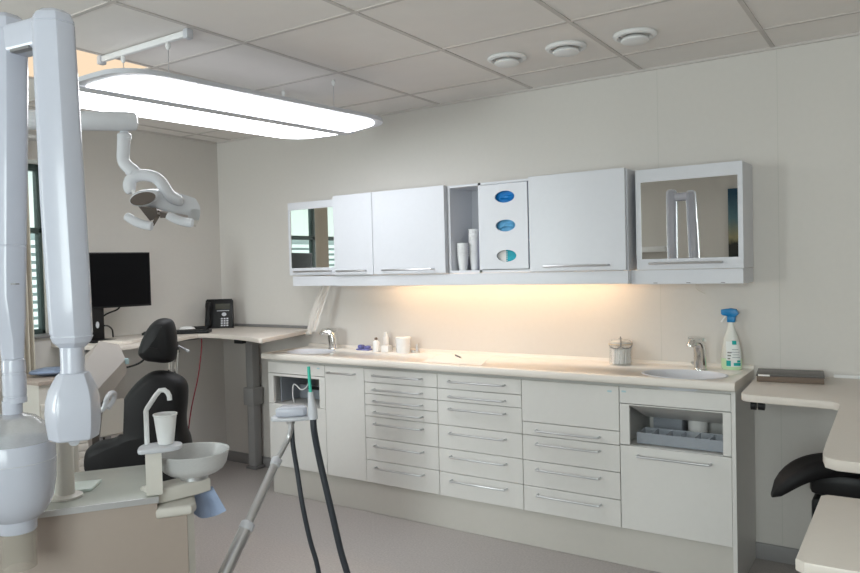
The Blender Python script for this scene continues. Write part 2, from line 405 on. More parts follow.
cr = sink_cabinet('white base cabinet with basin and tilting flap slot at the right end', 3.160, 3.644, 3.206, 3.609, .757, .570, .750, True)
front('door', 3.160, 3.644, ZB, .566, cr, (3.245, 3.560, .527))
fl = MB(); fl.sheet([[(3.208, YB+.004, .748), (3.607, YB+.004, .748)], [(3.208, -.175, .655), (3.607, -.175, .655)]], .008); obj('flap', fl, LACQB, cr)
obj('end_panel', B((3.6445, YB-.004, .002), (3.662, -.002, .846), .001, 1), LACQB, cr)
tag(obj('cabinet_plinth', B((.897, -.397, .001), (3.644, -.38, ZB-.001), .001, 1), PLIN), 'long cream plinth board under the base cabinets', 'plinth')
# things in the right slot
bx = MB()
for a, d in (((3.225, -.375, .572), (3.605, -.25, .576)), ((3.225, -.375, .576), (3.605, -.371, .622)), ((3.225, -.254, .576), (3.605, -.25, .622)), ((3.225, -.371, .576), (3.229, -.254, .622)), ((3.601, -.371, .576), (3.605, -.254, .622))): bx.box(a, d)
for k in range(1, 6): bx.box((3.225+.063*k, -.371, .576), (3.228+.063*k, -.254, .619))
tag(obj('divided_tray', bx, CLOUD), 'cloudy plastic box with dividers in the right cabinet slot', 'box')
tag(obj('paper_roll', MB().lathe([(.0, 0), (.043, 0), (.043, .003), (.045, .004), (.045, .105), (.043, .108), (.012, .108), (.012, .09)], (3.43, -.095, .5665), 24), PAPER), 'white paper roll standing behind the cloudy box in the right cabinet slot', 'roll')
cb = MB(); cb.box((3.235, -.155, .5665), (3.37, -.05, .678), .004)
for k in range(5): cb.box((3.24, -.157, .585+.018*k), (3.365, -.155, .592+.018*k))
tag(obj('ribbed_carton', cb, GREYBIN), 'pale grey ribbed box behind the cloudy tray, left of the paper roll', 'box')
# cable in the left slot
cp = smooth_path([(1.10, -.32, .74), (1.13, -.33, .735), (1.17, -.335, .725), (1.165, -.36, .68), (1.13, -.37, .665), (1.09, -.37, .69), (1.065, -.37, .685), (1.06, -.37, .62), (1.062, -.36, .577)], 5)
tag(obj('charger_cable', MB().tube(cp, .004, 8), WHITEP), 'white cable curling in the left cabinet slot', 'cable')

# ------------------------------------------------------------------ worktop with two basins
Y0w = -.447
def worktop():
    m = MB(); prof = []
    # nosed front edge profile in y,z swept along x
    prof = [(0, .848), (Y0w+.012, .848), (Y0w+.003, .853), (Y0w, .862), (Y0w, .876), (Y0w+.004, .884), (Y0w+.012, .888), (-.022, .888), (-.018, .892), (-.016, .905), (0, .905)]
    m.loft([[(x, y, z) for y, z in prof] for x in (.872, 3.664)])
    o = obj('worktop', m, SOLID, None, 30)
    for cx, cy, rx, ry in BAS:
        cu = MB().lathe([(1, -.06), (1, .06)], (cx, cy, .888), 64, rx, ry); k = obj('cut', cu, SOLID)
        md = o.modifiers.new('b', 'BOOLEAN'); md.object = k; md.operation = 'DIFFERENCE'; md.solver = 'EXACT'
        bpy.context.view_layer.update()
        ev = o.evaluated_get(bpy.context.evaluated_depsgraph_get()); me = bpy.data.meshes.new_from_object(ev)
        o.modifiers.clear(); o.data = me; bpy.data.objects.remove(k)
    return tag(o, 'long cream worktop with rounded front edge over the base cabinets', 'worktop')
BAS = [(1.125, -.262, .160, .118), (3.42, -.296, .178, .132)]
worktop()
for (cx, cy, rx, ry), lb in zip(BAS, ('oval white basin set in the left end of the worktop', 'oval white basin set in the right end of the worktop')):
    b = thing('wash_basin', lb, 'basin', (cx, cy, .79))
    pr = [(1.06, .8885), (1.055, .8905), (1.01, .8910), (.99, .887), (.97, .875), (.90, .845), (.72, .812), (.4, .796), (.0, .793), (.0, .789), (.4, .792), (.74, .808), (.93, .843), (.985, .872), (.992, .8875)]
    obj('bowl', MB().lathe(pr, (cx, cy, 0), 56, rx, ry, caps=False), LACQ, b)
    obj('drain', MB().lathe([(.0, .7935), (.022, .7935), (.022, .797), (.012, .799), (0, .799)], (cx, cy, 0), 24), CHROME, b)
def faucet(x, y, label, rot, h):
    f = thing('faucet', label, 'faucet', (x, y, .888))
    d = Vector((math.cos(rot), math.sin(rot), 0)); P = Vector((x, y, .888))
    obj('base', MB().lathe([(0, .0), (.032, 0), (.032, .006), (.030, .009), (0, .009)], P, 24), CHROME, f)
    # body leans slightly and flows into the spout
    path = [(0, .005), (.001, h*.30), (.004, h*.60), (.012, h*.80), (.032, h*.90), (.056, h*.90), (.072, h*.82), (.076, h*.76)]
    rad = [.029, .0285, .0275, .0265, .0235, .020, .017, .0155]
    obj('spout', MB().tube(smooth_path([P+d*a+Z*b for a, b in path], 4), [rad[min(i//4, 7)]+(rad[min(i//4+1, 7)]-rad[min(i//4, 7)])*(i % 4)/4 for i in range(29)], 18), CHROME, f)
    obj('lever', MB().hull([P+d*a+d.cross(Z)*b+Z*cz for a, cz, ww, hh in ((-.018, h*.94, .022, .016), (.045, h*1.0, .019, .012), (.072, h*1.01, .014, .007)) for b in (-ww, ww) for cz in (cz-hh/2, cz+hh/2)]), CHROME, f)
    obj('side_valve', MB().tube([P+d.cross(Z)*.018+Z*.025, P+d.cross(Z)*.045+Z*.03], .008, 10), CHROME, f)
    return f
faucet(1.17, -.105, 'chrome mixer tap at the left basin', math.radians(205), .125)
faucet(3.452, -.130, 'chrome mixer tap at the right basin', math.radians(-110), .150)

# ------------------------------------------------------------------ upper cabinets
ZU0, ZU1, YU = 1.362, 1.845, -.28
def wall_cab(name, label, x0, x1, hx):
    c = thing(name, label, 'cabinet', ((x0+x1)/2, -.13, ZU0))
    obj('body', B((x0+.0005, YU+.0185, ZU0), (x1-.0005, -.001, ZU1-.004)), LACQ, c)
    d = obj('door', B((x0+G, YU, ZU0+.002), (x1-G, YU+.018, ZU1), .0015, 1), LACQ, c)
    bar_handle(hx[0], hx[1], 1.389, YU, d); return c
wall_cab('wall_cabinet', 'narrow white wall cabinet right of the small mirror cabinet', 1.350, 1.650, (1.385, 1.595))
wall_cab('wall_cabinet', 'wide white wall cabinet left of the open shelf', 1.650, 2.152, (1.73, 2.075))
wcab = wall_cab('wall_cabinet', 'wide white wall cabinet right of the blue oval dispenser', 2.657, 3.159, (2.745, 3.075))
obj('side_trim', B((3.1595, -.262, ZU0), (3.164, -.002, ZU1-.004)), LACQ, wcab)
def mirror_cab(label, x0, x1, z0, z1, mz0, mz1, mx0, mx1, hx):
    c = thing('mirror_cabinet', label, 'cabinet', ((x0+x1)/2, -.11, z0)); y = -.229
    obj('body', B((x0, y+.0185, z0), (x1, -.001, z1)), LACQ, c)
    d = MB()
    d.box((x0, y, mz1), (x1, y+.018, z1), .001, 1); d.box((x0, y, z0), (x1, y+.018, mz0), .001, 1)
    d.box((x0, y, mz0), (mx0, y+.018, mz1)); d.box((mx1, y, mz0), (x1, y+.018, mz1))
    d = obj('door', d, LACQ, c)
    obj('mirror', B((mx0, y+.002, mz0), (mx1, y+.006, mz1)), MIRROR, d, 0)
    bar_handle(hx[0], hx[1], 1.391, y, d); return c
mirror_cab('small white mirror cabinet at the left end of the wall units', .925, 1.349, 1.368, 1.832, 1.414, 1.785, .942, 1.335, (.985, 1.285))
mirror_cab('white mirror cabinet at the right end of the wall units', 3.192, 3.666, 1.362, 1.832, 1.412, 1.772, 3.216, 3.645, (3.257, 3.577))
# open shelf and glove dispenser share one carcass
sh = thing('open_shelf_unit', 'white wall unit with open niche and glove dispenser front', 'cabinet', (2.4, -.13, ZU0)); y = -.25
b = MB(); x0, x1 = 2.154, 2.656
b.box((x0, y, ZU0), (x0+.016, -.001, 1.841)); b.box((2.348, y, ZU0), (2.364, -.001, 1.841)); b.box((x1-.012, y, ZU0), (x1, -.001, 1.841))
b.box((x0+.016, y, 1.829), (x1-.012, -.001, 1.841)); b.box((x0+.016, y, ZU0), (x1-.012, -.001, 1.377)); b.box((x0+.016, -.012, 1.377), (x1-.012, -.001, 1.829))
obj('body', b, LACQ, sh)
OV = [(2.511, 1.757), (2.513, 1.607), (2.515, 1.449)]
def dispenser():
    o = obj('dispenser_door', B((2.3675, -.259, 1.3805), (2.6405, -.247, 1.8255)), LACQ, sh, 0)
    p = worldpos(o)
    for cx, cz in OV:
        k = obj('cut', MB().lathe([(1, -.05), (1, .05)], (cx, -.256, cz), 40, .060, .032, axis=(0, 1, 0)) if False else MB().loft([[(cx+.058*math.cos(a), yy, cz+.031*math.sin(a)) for a in [2*PI*j/40 for j in range(40)]] for yy in (-.3, -.2)]), LACQ)
        md = o.modifiers.new('b', 'BOOLEAN'); md.object = k; md.operation = 'DIFFERENCE'; md.solver = 'EXACT'
        bpy.context.view_layer.update()
        ev = o.evaluated_get(bpy.context.evaluated_depsgraph_get()); me = bpy.data.meshes.new_from_object(ev)
        o.modifiers.clear(); o.data = me; bpy.data.objects.remove(k)
dispenser()
for (cx, cz), m_, lb, col in zip(OV, (BLUE1, BLUE2, TEAL2), ('deep blue glove box behind the top oval opening', 'light blue glove box behind the middle oval opening', 'teal and white glove box behind the bottom oval opening'), 'abc'):
    gb = thing('glove_box', lb, 'box', (cx, -.15, cz-.068))
    obj('carton', B((2.40, -.235, cz-.068), (2.63, -.05, cz+.072), .002), m_, gb)
    if col == 'a': obj('glove', MB().pad(smooth2([(-.04, -.01), (-.02, .012), (.02, .016), (.045, .0), (.02, -.02)]), (cx, -.238, cz), (1, 0, 0), (0, 0, 1), (0, 1, 0), .008, .006, 3), BLUE1, gb)
    if col == 'b': obj('glove', MB().pad(smooth2([(-.045, -.015), (-.03, .012), (.01, .018), (.04, .008), (.03, -.014), (0, -.008)]), (cx, -.238, cz), (1, 0, 0), (0, 0, 1), (0, 1, 0), .008, .006, 3), BLUE2, gb)
    if col == 'c':
        obj('white_flap', B((2.43, -.2362, cz-.05), (cx-.014, -.2352, cz+.05)), PAPER, gb)
        q = MB()
        for k in range(5): q.box((cx-.012, -.2364, cz-.026+k*.011), (cx-.006, -.2352, cz-.021+k*.011))
        obj('printed_edge', q, PAPER, gb)
# cups in the niche
def cup_stack(x, y, z0, h, n, label):
    m = MB()
    for k in range(n):
        z = z0+k*.011
        m.lathe([(0, 0), (.022, 0), (.031, h-.004), (.0335, h-.002), (.0335, h), (.031, h), (.021, .003), (0, .003)], (x, y, z), 24)
    return tag(obj('plastic_cup_stack', m, WHITEP), label, 'cups')
cup_stack(2.206, -.185, 1.377, .085, 7, 'short stack of white cups in the open wall niche')
cup_stack(2.252, -.135, 1.377, .085, 14, 'taller stack of white cups at the back of the wall niche')
tag(obj('navy_folder', B((2.325, -.2, 1.3775), (2.347, -.03, 1.56), .002), NAVY), 'upright navy folder beside the cups in the wall niche', 'folder')
# valance and warm light
v = thing('light_valance', 'long white valance board under the wall cabinets', 'valance', (2.3, -.2, 1.297))
vb = MB()
vb.box((.975, -.252, 1.300), (1.345, -.238, 1.3605), .001, 1); vb.box((1.347, -.268, 1.298), (3.163, -.254, 1.3605), .001, 1); vb.box((3.165, -.229, 1.294), (3.664, -.214, 1.3605), .001, 1)
vb.box((.975, -.238, 1.300), (.989, -.001, 1.3605)); vb.box((3.650, -.214, 1.294), (3.664, -.001, 1.3605))
vb.box((1.347, -.254, 1.298), (1.36, -.238, 1.3605)); vb.box((3.15, -.254, 1.298), (3.165, -.214, 1.3605))
obj('board', vb, LACQ, v)
scb = MB()
for x in (3.27, 3.42, 3.57): scb.box((x, -.2305, 1.298), (x+.018, -.2285, 1.301))
obj('screw_cap', scb, GREYM, v)
u = thing('under_cabinet_light', 'warm strip light hidden under the wall cabinets', 'lamp', (2.35, -.12, 1.34))
obj('housing', B((1.58, -.20, 1.342), (3.10, -.14, 1.3615), .002), WHITEP, u)
obj('tube', MB().tube([(1.60, -.17, 1.332), (3.08, -.17, 1.332)], .010, 12), WARM, u)
tag(obj('pull_cord', MB().tube(smooth_path([(3.43, -.10, 1.361), (3.432, -.10, 1.28), (3.44, -.105, 1.262), (3.475, -.11, 1.245)], 5), .003, 8), CREAM), 'short cream cord dangling under the right mirror cabinet', 'cord')

# ------------------------------------------------------------------ left desk (height adjustable)
ZD = 1.005
desk = thing('corner_desk', 'pale height adjustable corner desk under monitor and phone', 'desk', (.35, -.35, 0))
out = [(.003, -1.30), (.60, -1.30), (.615, -1.20), (.60, -1.06)] + [(.565, -.92), (.50, -.76), (.44, -.64), (.43, -.575), (.50, -.545), (.62, -.545), (.80, -.57), (.96, -.61)] + [(1.085, -.665), (1.105, -.655), (.915, -.03), (.89, -.003), (.003, -.003)]
obj('desk_top', MB().prism(out, (0, 0, ZD-.026), h=.026, bev=.003), DESKT, desk)
obj('cable_strip', B((.003, -.02, ZD), (.89, -.003, ZD+.018), .002), GREYM, desk)
ch = MB()
for i in range(3):
    p = [(.80, -.57), (.96, -.61), (1.075, -.66), (1.105, -.655)]
lx, ly = .365, -.055
lg = MB().box((lx-.034, ly-.034, .02), (lx+.034, ly+.034, ZD-.03), .006); obj('leg', lg, LEGM, desk)
obj('lift_sleeve', B((lx-.050, ly-.050, .455), (lx+.050, ly+.050, .58), .006), LEGM, desk)
obj('foot', B((lx-.05, ly-.045, .001), (lx+.05, ly+.055, .022), .004), GREYM, desk)
obj('leg', MB().box((.16, -1.16, .02), (.24, -1.08, ZD-.03), .006), GREYM, desk)
obj('foot', B((.05, -1.17, .001), (.55, -1.07, .022), .004), GREYM, desk)
obj('crossbar', B((.12, -1.2, ZD-.06), (.2, -.1, ZD-.026)), GREYM, desk)
obj('control_button', B((.72, -.53, ZD-.055), (.79, -.49, ZD-.026), .004), BLACKP, desk)

mo = thing('monitor', 'black flat monitor on the left desk', 'monitor', (.24, -1.10, ZD))
MA, MBq = Vector((.232, -1.192, 0)), Vector((.305, -.818, 0)); MU = (MBq-MA).normalized(); MN = Vector((MU.y, -MU.x, 0)); mw = (MBq-MA).length
obj('panel', MB().prism([(0, 1.203), (mw, 1.203), (mw, 1.536), (0, 1.536)], MA, MU, Z, -MN, .035, .003), BLACKP, mo)
obj('screen', MB().prism([(.008, 1.215), (mw-.008, 1.215), (mw-.008, 1.528), (.008, 1.528)], MA+MN*.0003, MU, Z, MN, .0012), SCREEN, mo, 0)
st = MB(); st.box((.215, -1.19, ZD+.012), (.232, -1.095, 1.25), .003)
so = obj('stand', st, BLACKP, mo)
obj('cable_hole', MB().loft([[(.2335, -1.140+.011*math.cos(a), 1.105+.020*math.sin(a)) for a in [2*PI*j/20 for j in range(20)]], [(.231, -1.140+.011*math.cos(a), 1.105+.020*math.sin(a)) for a in [2*PI*j/20 for j in range(20)]]]), PLAST2, so)
obj('foot', B((.12, -1.22, ZD+.0005), (.30, -1.06, ZD+.012), .003), BLACKP, mo)
obj('cable', MB().tube(smooth_path([(.265, -1.0, 1.24), (.2, -.98, 1.19), (.14, -1.04, 1.15), (.12, -1.1, 1.06), (.1, -1.12, 1.01)], 5), .005, 8), BLACKP, mo)
obj('cable', MB().tube(smooth_path([(.27, -1.12, 1.10), (.2, -1.05, 1.09), (.13, -.98, 1.06), (.09, -.95, 1.012)], 5), .005, 8), BLACKP, mo)
tag(obj('writing_pad', MB().prism([(.28, -1.05), (.46, -1.10), (.60, -1.22), (.52, -1.27), (.38, -1.28)] if False else [(.36, -.86), (.42, -.90), (.55, -1.13), (.54, -1.18), (.36, -1.22)], (0, 0, ZD+.0005), h=.016, bev=.003), DESKT), 'flat cream board lying on the desk below the monitor', 'board')
# phone facing the camera from the corner
ph = thing('desk_phone', 'black desk telephone with keypad in the room corner', 'phone', (.19, -.19, ZD))
PU = Vector((.76, .65, 0)).normalized(); PW = Vector((.65, -.76, 0)).normalized(); PO = Vector((.17, -.17, ZD+.001))
UP = (Z*.97 - PW*.22).normalized(); FN = PU.cross(UP).normalized()
if FN.dot(PW) < 0: FN = -FN
obj('body', MB().prism([(-.10, 0), (.10, 0), (.094, .200), (.086, .210), (-.086, .210), (-.094, .200)], PO+PW*.045, PU, UP, -FN, .035, .006), BLACKP, ph)
obj('stand', MB().prism([(-.09, 0), (.09, 0), (.09, .02), (-.09, .02)], PO+PW*.04, PU, Z, -PW, .09, .003), BLACKP, ph)
Q = PO+PW*.045
obj('handset', MB().pad(smooth2([(-.092, .015), (-.052, .015), (-.050, .05), (-.056, .095), (-.050, .14), (-.052, .18), (-.092, .18), (-.088, .095)], 3), Q+FN*.012, PU, UP, FN, .024, .008, 4), BLACKP, ph)
obj('display', MB().prism([(-.025, .135), (.075, .135), (.075, .175), (-.025, .175)], Q+FN*.0005, PU, UP, FN, .0012), mat('lcd_dark', (.045, .045, .03), .2), ph, 0)
obj('nav_key', MB().loft([[Q+FN*d+PU*(.035+.016*math.cos(a))+UP*(.098+.013*math.sin(a)) for a in [2*PI*j/20 for j in range(20)]] for d in (0, .003)]), PLAST2, ph)
kp = MB()
for i in range(3):
    for j in range(4): kp.prism([(.013+i*.019, .014+j*.016), (.026+i*.019, .014+j*.016), (.026+i*.019, .024+j*.016), (.013+i*.019, .024+j*.016)], Q+FN*.0005, PU, UP, FN, .002)
kp.prism([(-.015, .122), (.07, .122), (.07, .126), (-.015, .126)], Q+FN*.0005, PU, UP, FN, .0015)
obj('keypad', kp, PLAST2, ph, 0)
kb = thing('keyboard', 'black keyboard lying on the desk behind the headrest', 'keyboard', (.235, -.70, ZD))
KM = Matrix.Translation((.262, -.60, 0)) @ Matrix.Rotation(math.radians(40), 4, 'Z')
obj('base', MB().box((-.21, -.065, ZD+.001), (.21, .065, ZD+.018), .004, 2, KM), BLACKP, kb)
ky = MB()
for i in range(14):
    for j in range(5): ky.box((-.2+i*.0285, -.055+j*.022, ZD+.018), (-.2+i*.0285+.024, -.055+j*.022+.018, ZD+.023), 0, 1, KM)
obj('keys', ky, BLACKP, kb)
ms = thing('computer_mouse', 'white mouse on the desk just right of the headrest', 'mouse', (.17, -.45, ZD))
obj('shell', MB().lathe([(0, 0), (1, 0), (1, .3), (.93, .6), (.75, .85), (.4, .98), (0, 1)], (0, 0, 0), 24), WHITEP, ms)
sh_ = ms.children[0]; sh_.location = (0, 0, .001); sh_.scale = (.055, .033, .034); sh_.rotation_euler[2] = .7
obj('scroll_wheel', B((.192, -.438, ZD+.024), (.200, -.418, ZD+.032), .002), GREYM, ms)
tag(obj('dark_pouch', MB().box((-.07, -.03, ZD+.001), (.07, .03, ZD+.02), .006, 2, Matrix.Translation((.10, -.30, 0)) @ Matrix.Rotation(.75, 4, 'Z')), BLACKP), 'small dark case lying between the mouse and the phone', 'case')
tag(obj('red_cable', MB().tube(smooth_path([(.40, -.52, ZD-.026), (.402, -.525, .90), (.39, -.55, .72), (.37, -.6, .5), (.36, -.62, .30), (.37, -.6, .08), (.42, -.55, .012)], 6), .004, 8), RED), 'thin red cable hanging from the desk behind the chair', 'cable')
tag(obj('black_cable', MB().tube(smooth_path([(.50, -1.03, ZD-.0275), (.515, -1.01, .94), (.49, -1.03, .885), (.42, -1.07, .855), (.32, -1.10, .84), (.26, -1.12, .75), (.24, -1.13, .4), (.26, -1.10, .012)], 6), .006, 8), BLACKP), 'black cable looping under the left desk', 'cable')

# low cabinet under the window
lc = thing('low_cabinet', 'cream low cabinet with thin drawers under the window', 'cabinet', (.24, -1.5, 0))
obj('top', B((.10, -1.63, .828), (.47, -1.345, .85), .003), BEIGE, lc)
obj('body', B((.10, -1.62, .001), (.45, -1.355, .828)), CREAM, lc)
for k in range(15):
    o = obj('drawer', B((.4505, -1.612, .10+.042*k), (.458, -1.363, .138+.042*k), .002), CREAM, lc)
tag(obj('blue_pouch', MB().pad(smooth2([(-.09, -.05), (.09, -.06), (.10, .04), (-.08, .06)]), (.30, -1.47, .8755), (.6, .8, 0), (-.8, .6, 0), (0, 0, 1), .022, .02, 4), mat('blue_pouch_vinyl', (.20, .25, .36), .4, noise=.9, nscale=16)), 'blue and white pouch lying on the low cabinet', 'pouch')

# ------------------------------------------------------------------ bag hanging by the left tap
bgm = MB(); g = []
path = [(1.146, -.13, 1.300), (1.13, -.135, 1.262), (1.108, -.145, 1.21), (1.085, -.16, 1.14), (1.065, -.17, 1.07), (1.05, -.18, 1.0)]
wd = [.030, .036, .042, .046, .044, .036]
for (x, y, z), w_ in zip(path, wd):
    g.append([(x+VR.x*w_*(i/8-.5)*1.5, y+VR.y*w_*(i/8-.5)*1.5+.010*math.sin(i*1.9), z) for i in range(9)])
bgm.sheet(g, .0012)
bag = thing('plastic_sleeve', 'translucent plastic sleeve hanging from the cabinet by the left tap', 'sleeve', (1.09, -.15, 1.0))
obj('film', bgm, BAGM, bag)
obj('clip', MB().box((1.02, -.20, .985), (1.058, -.175, 1.003), .003), CREAM, bag)
# ------------------------------------------------------------------ things on the worktop
ZW = .8885
tag(obj('tape_roll', (lambda m: m.loft([[Vector((1.40, -.075, ZW+.022))+Vector((a*math.cos(t), b*math.sin(t)*.6, c*math.sin(t))) for a, b, c in ((.028+.0, .05, .0),) for t in [2*PI*j/24 for j in range(24)]]]*1, False) if False else m.box((1.352, -.10, ZW), (1.452, -.055, ZW+.010), .004).box((1.358, -.095, ZW+.010), (1.40, -.06, ZW+.034), .010).box((1.41, -.095, ZW+.010), (1.448, -.06, ZW+.030), .010))(MB()), mat('blue_striped_wrap', (.16, .17, .42), .4, noise=.9, nscale=45)), 'small blue and white packets by the left tap', 'packet')
b1 = thing('bottle', 'small white bottle with brown cap on the worktop', 'bottle', (1.535, -.125, ZW))
obj('body', MB().lathe([(0, 0), (.019, 0), (.020, .004), (.020, .058), (.016, .066), (.009, .070), (.009, .074), (0, .074)], (1.535, -.125, ZW), 20), WHITEP, b1)
obj('cap', MB().lathe([(0, .074), (.0095, .074), (.0095, .086), (.007, .089), (0, .089)], (1.535, -.125, ZW), 16), BROWNB, b1)
b2 = thing('bottle', 'slim white bottle behind the small brown-capped one', 'bottle', (1.555, -.05, ZW))
obj('body', MB().lathe([(0, 0), (.016, 0), (.017, .003), (.017, .085), (.012, .09), (0, .09)], (1.555, -.05, ZW), 20), WHITEP, b2)
obj('cap', MB().lathe([(0, .09), (.0135, .09), (.0125, .115), (0, .116)], (1.555, -.05, ZW), 18), WHITEP, b2)
tag(obj('white_box', B((1.565, -.115, ZW), (1.618, -.075, ZW+.038), .003), PAPER), 'small white box right of the brown-capped bottle', 'box')
tag(obj('medicine_glass', MB().lathe([(0, 0), (.014, 0), (.016, .035), (.0145, .035), (.0125, .004), (0, .004)], (1.635, -.07, ZW), 20), CLEAR), 'tiny clear glass between the white box and tubs', 'glass')
tag(obj('metal_vial', MB().lathe([(0, 0), (.013, 0), (.013, .032), (.010, .034), (.010, .038), (0, .038)], (1.663, -.075, ZW), 20), STEEL), 'tiny grey metal vial left of the stacked tubs', 'vial')
def tub(z, r, h, label):
    t_ = thing('tub', label, 'tub', (1.725, -.105, z))
    obj('pot', MB().lathe([(0, 0), (r*.94, 0), (r*.97, .003), (r, h*.72), (0, h*.72)], (1.725, -.105, z), 28), WHITEP, t_)
    obj('lid', MB().lathe([(0, h*.72), (r*1.05, h*.72), (r*1.06, h*.75), (r*1.05, h*.97), (r*.98, h), (0, h)], (1.725, -.105, z), 28), WHITEP, t_)
tub(ZW, .041, .046, 'white lidded tub on the worktop, lower of the two stacked')
tub(ZW+.0462, .043, .050, 'white lidded tub resting on top of the other')
dr = thing('dropper_stand', 'small metal dropper stand right of the tubs', 'stand', (1.80, -.07, ZW))
obj('base', MB().lathe([(0, 0), (.016, 0), (.016, .010), (0, .012)], (1.80, -.07, ZW), 16), CREAM, dr)
obj('rod', MB().tube([(1.80, -.07, ZW+.01), (1.80, -.07, ZW+.052)], .007, 10), STEEL, dr)
obj('ring', B((1.76, -.08, ZW), (1.785, -.06, ZW+.014), .003), STEEL, dr)
tag(obj('paper_sheet', MB().prism([(1.98, -.05), (2.30, -.05), (2.43, -.40), (2.06, -.40)], (0, 0, ZW), h=.0012), PAPER), 'thin pale sheet lying on the worktop under the pen', 'sheet')
pn = thing('pen', 'short dark pen lying on the pale sheet', 'pen', (2.165, -.18, ZW+.002))
obj('barrel', MB().tube([(2.105, -.125, ZW+.0065), (2.19, -.205, ZW+.0065)], .0048, 10), GREYM, pn); obj('tip', MB().tube([(2.19, -.205, ZW+.0065), (2.205, -.219, ZW+.0045)], [.0046, .001], 10), STEEL, pn)
# jar
JX, JY = 3.063, -.105
j = thing('glass_jar', 'glass jar with wire clip lid and white swabs on the worktop', 'jar', (JX, JY, ZW))
obj('glass', MB().lathe([(0, 0), (.052, 0), (.056, .004), (.057, .10), (.055, .104), (.051, .104), (.052, .008), (0, .006)], (JX, JY, ZW), 36), JARG, j)
sw = MB()
for k in range(46):
    a = k*2.4; r_ = .044*math.sqrt((k+.5)/46)
    sw.tube([(JX+r_*math.cos(a), JY+r_*math.sin(a), ZW+.009), (JX+r_*.96*math.cos(a+.15), JY+r_*.96*math.sin(a+.15), ZW+.075+.015*random.random())], .0058, 6)
o = obj('swabs', sw, PAPER, j); o['kind'] = 'stuff'
obj('lid', MB().lathe([(0, .1045), (.055, .1045), (.057, .108), (.056, .116), (.045, .124), (.012, .127), (.010, .133), (0, .135)], (JX, JY, ZW), 36), LIDG, j)
cl = MB(); d = Vector((.35, -.94, 0)).normalized(); e = Vector((d.y*-1, d.x, 0)); JP = Vector((JX, JY, ZW))
cl.tube(smooth_path([JP+e*-.056+Z*.104, JP+d*.035-e*.048+Z*.092, JP+d*.060-e*.02+Z*.087, JP+d*.064+Z*.098, JP+d*.060+e*.02+Z*.087, JP+d*.035+e*.048+Z*.092, JP+e*.056+Z*.104], 5), .0022, 6)
cl.tube([JP+d*.064+Z*.095, JP+d*.066+Z*.115, JP+d*.045+Z*.132, JP+d*.03+Z*.142], .0035, 8)
obj('wire_clip', cl, GREYM, j)
obj('rubber_seal', MB().lathe([(.050, .1035), (.0585, .1035), (.0595, .1055), (.0585, .1075), (.05, .1075)], (JX, JY, ZW), 36, caps=False), mat('seal_rubber', (.55, .43, .28), .6), j)
# spray bottle
SX, SY = 3.575, -.055
sb = thing('spray_bottle', 'spray bottle with blue trigger and green liquid by the right tap', 'bottle', (SX, SY, ZW))
def ov(prof, m, name, par, extra=0):
    return obj(name, MB().lathe(prof, (SX, SY, ZW), 32, 1, .62), m, par)
ov([(0, 0), (.040, 0), (.044, .004), (.0455, .03), (.046, .05), (.046, .052), (0, .052)], GREEN, 'liquid', sb)
ov([(0, .0525), (.0458, .0525), (.044, .080), (.040, .108), (.032, .145), (.021, .178), (.014, .203), (.013, .222), (0, .222)], BODYC, 'bottle_body', sb)
hd = MB(); hd.box((SX-.016, SY-.014, ZW+.220), (SX+.020, SY+.014, ZW+.250), .004)
hd.prism([(-.042, .279), (-.042, .258), (-.034, .252), (-.010, .248), (.022, .246), (.036, .262), (.024, .281), (.0, .285), (-.02, .283)], (SX, SY-.012, ZW), (1, 0, 0), (0, 0, 1), (0, 1, 0), .024, .003)
obj('trigger_head', hd, SPRAYB, sb)
tr = obj('trigger', MB().tube(smooth_path([(SX-.022, SY, ZW+.250), (SX-.032, SY, ZW+.235), (SX-.043, SY, ZW+.220)], 4), .004, 8), WHITEP, sb); tr['label'] = 'white trigger lever'
def on_bottle(u0, u1, z0, z1, name, m, off):
    prof = {0: .0462, .052: .0462, .080: .0444, .108: .0404, .145: .0324, .178: .0214}
    ks = sorted(prof)
    def R(z):
        for a, b in zip(ks, ks[1:]):
            if a <= z <= b: return prof[a]+(prof[b]-prof[a])*(z-a)/(b-a)
        return .02
    gr = []
    for i in range(9):
        z = z0+(z1-z0)*i/8; r_ = R(z)+off; row = []
        for q in range(11):
            u_ = u0+(u1-u0)*q/10; th = u_/max(R(z), .01)-PI/2+.32
            row.append((SX+r_*math.cos(th), SY+.62*r_*math.sin(th), ZW+z))
        gr.append(row)
    return obj(name, MB().sheet(gr, .0004), m, sb)
on_bottle(-.032, .038, .016, .132, 'label', LABELW, .0006)
on_bottle(-.032, -.012, .018, .044, 'teal_patch', LABELT, .0012); on_bottle(.0, .036, .020, .034, 'teal_patch', LABELT, .0012); on_bottle(.016, .034, .036, .046, 'teal_patch', LABELT, .0012); on_bottle(-.004, .016, .118, .136, 'emblem', LABELT, .0012)
for k, (a, b) in enumerate(((-.006, .030), (-.004, .026), (-.008, .030), (-.006, .024))): on_bottle(a, b, .058+.012*k, .0605+.012*k, 'text_line', GREYBIN, .0012)
for k in range(3): on_bottle(-.026, -.014+.003*k, .050+.014*k, .056+.014*k, 'text_line', GREYM, .0012)

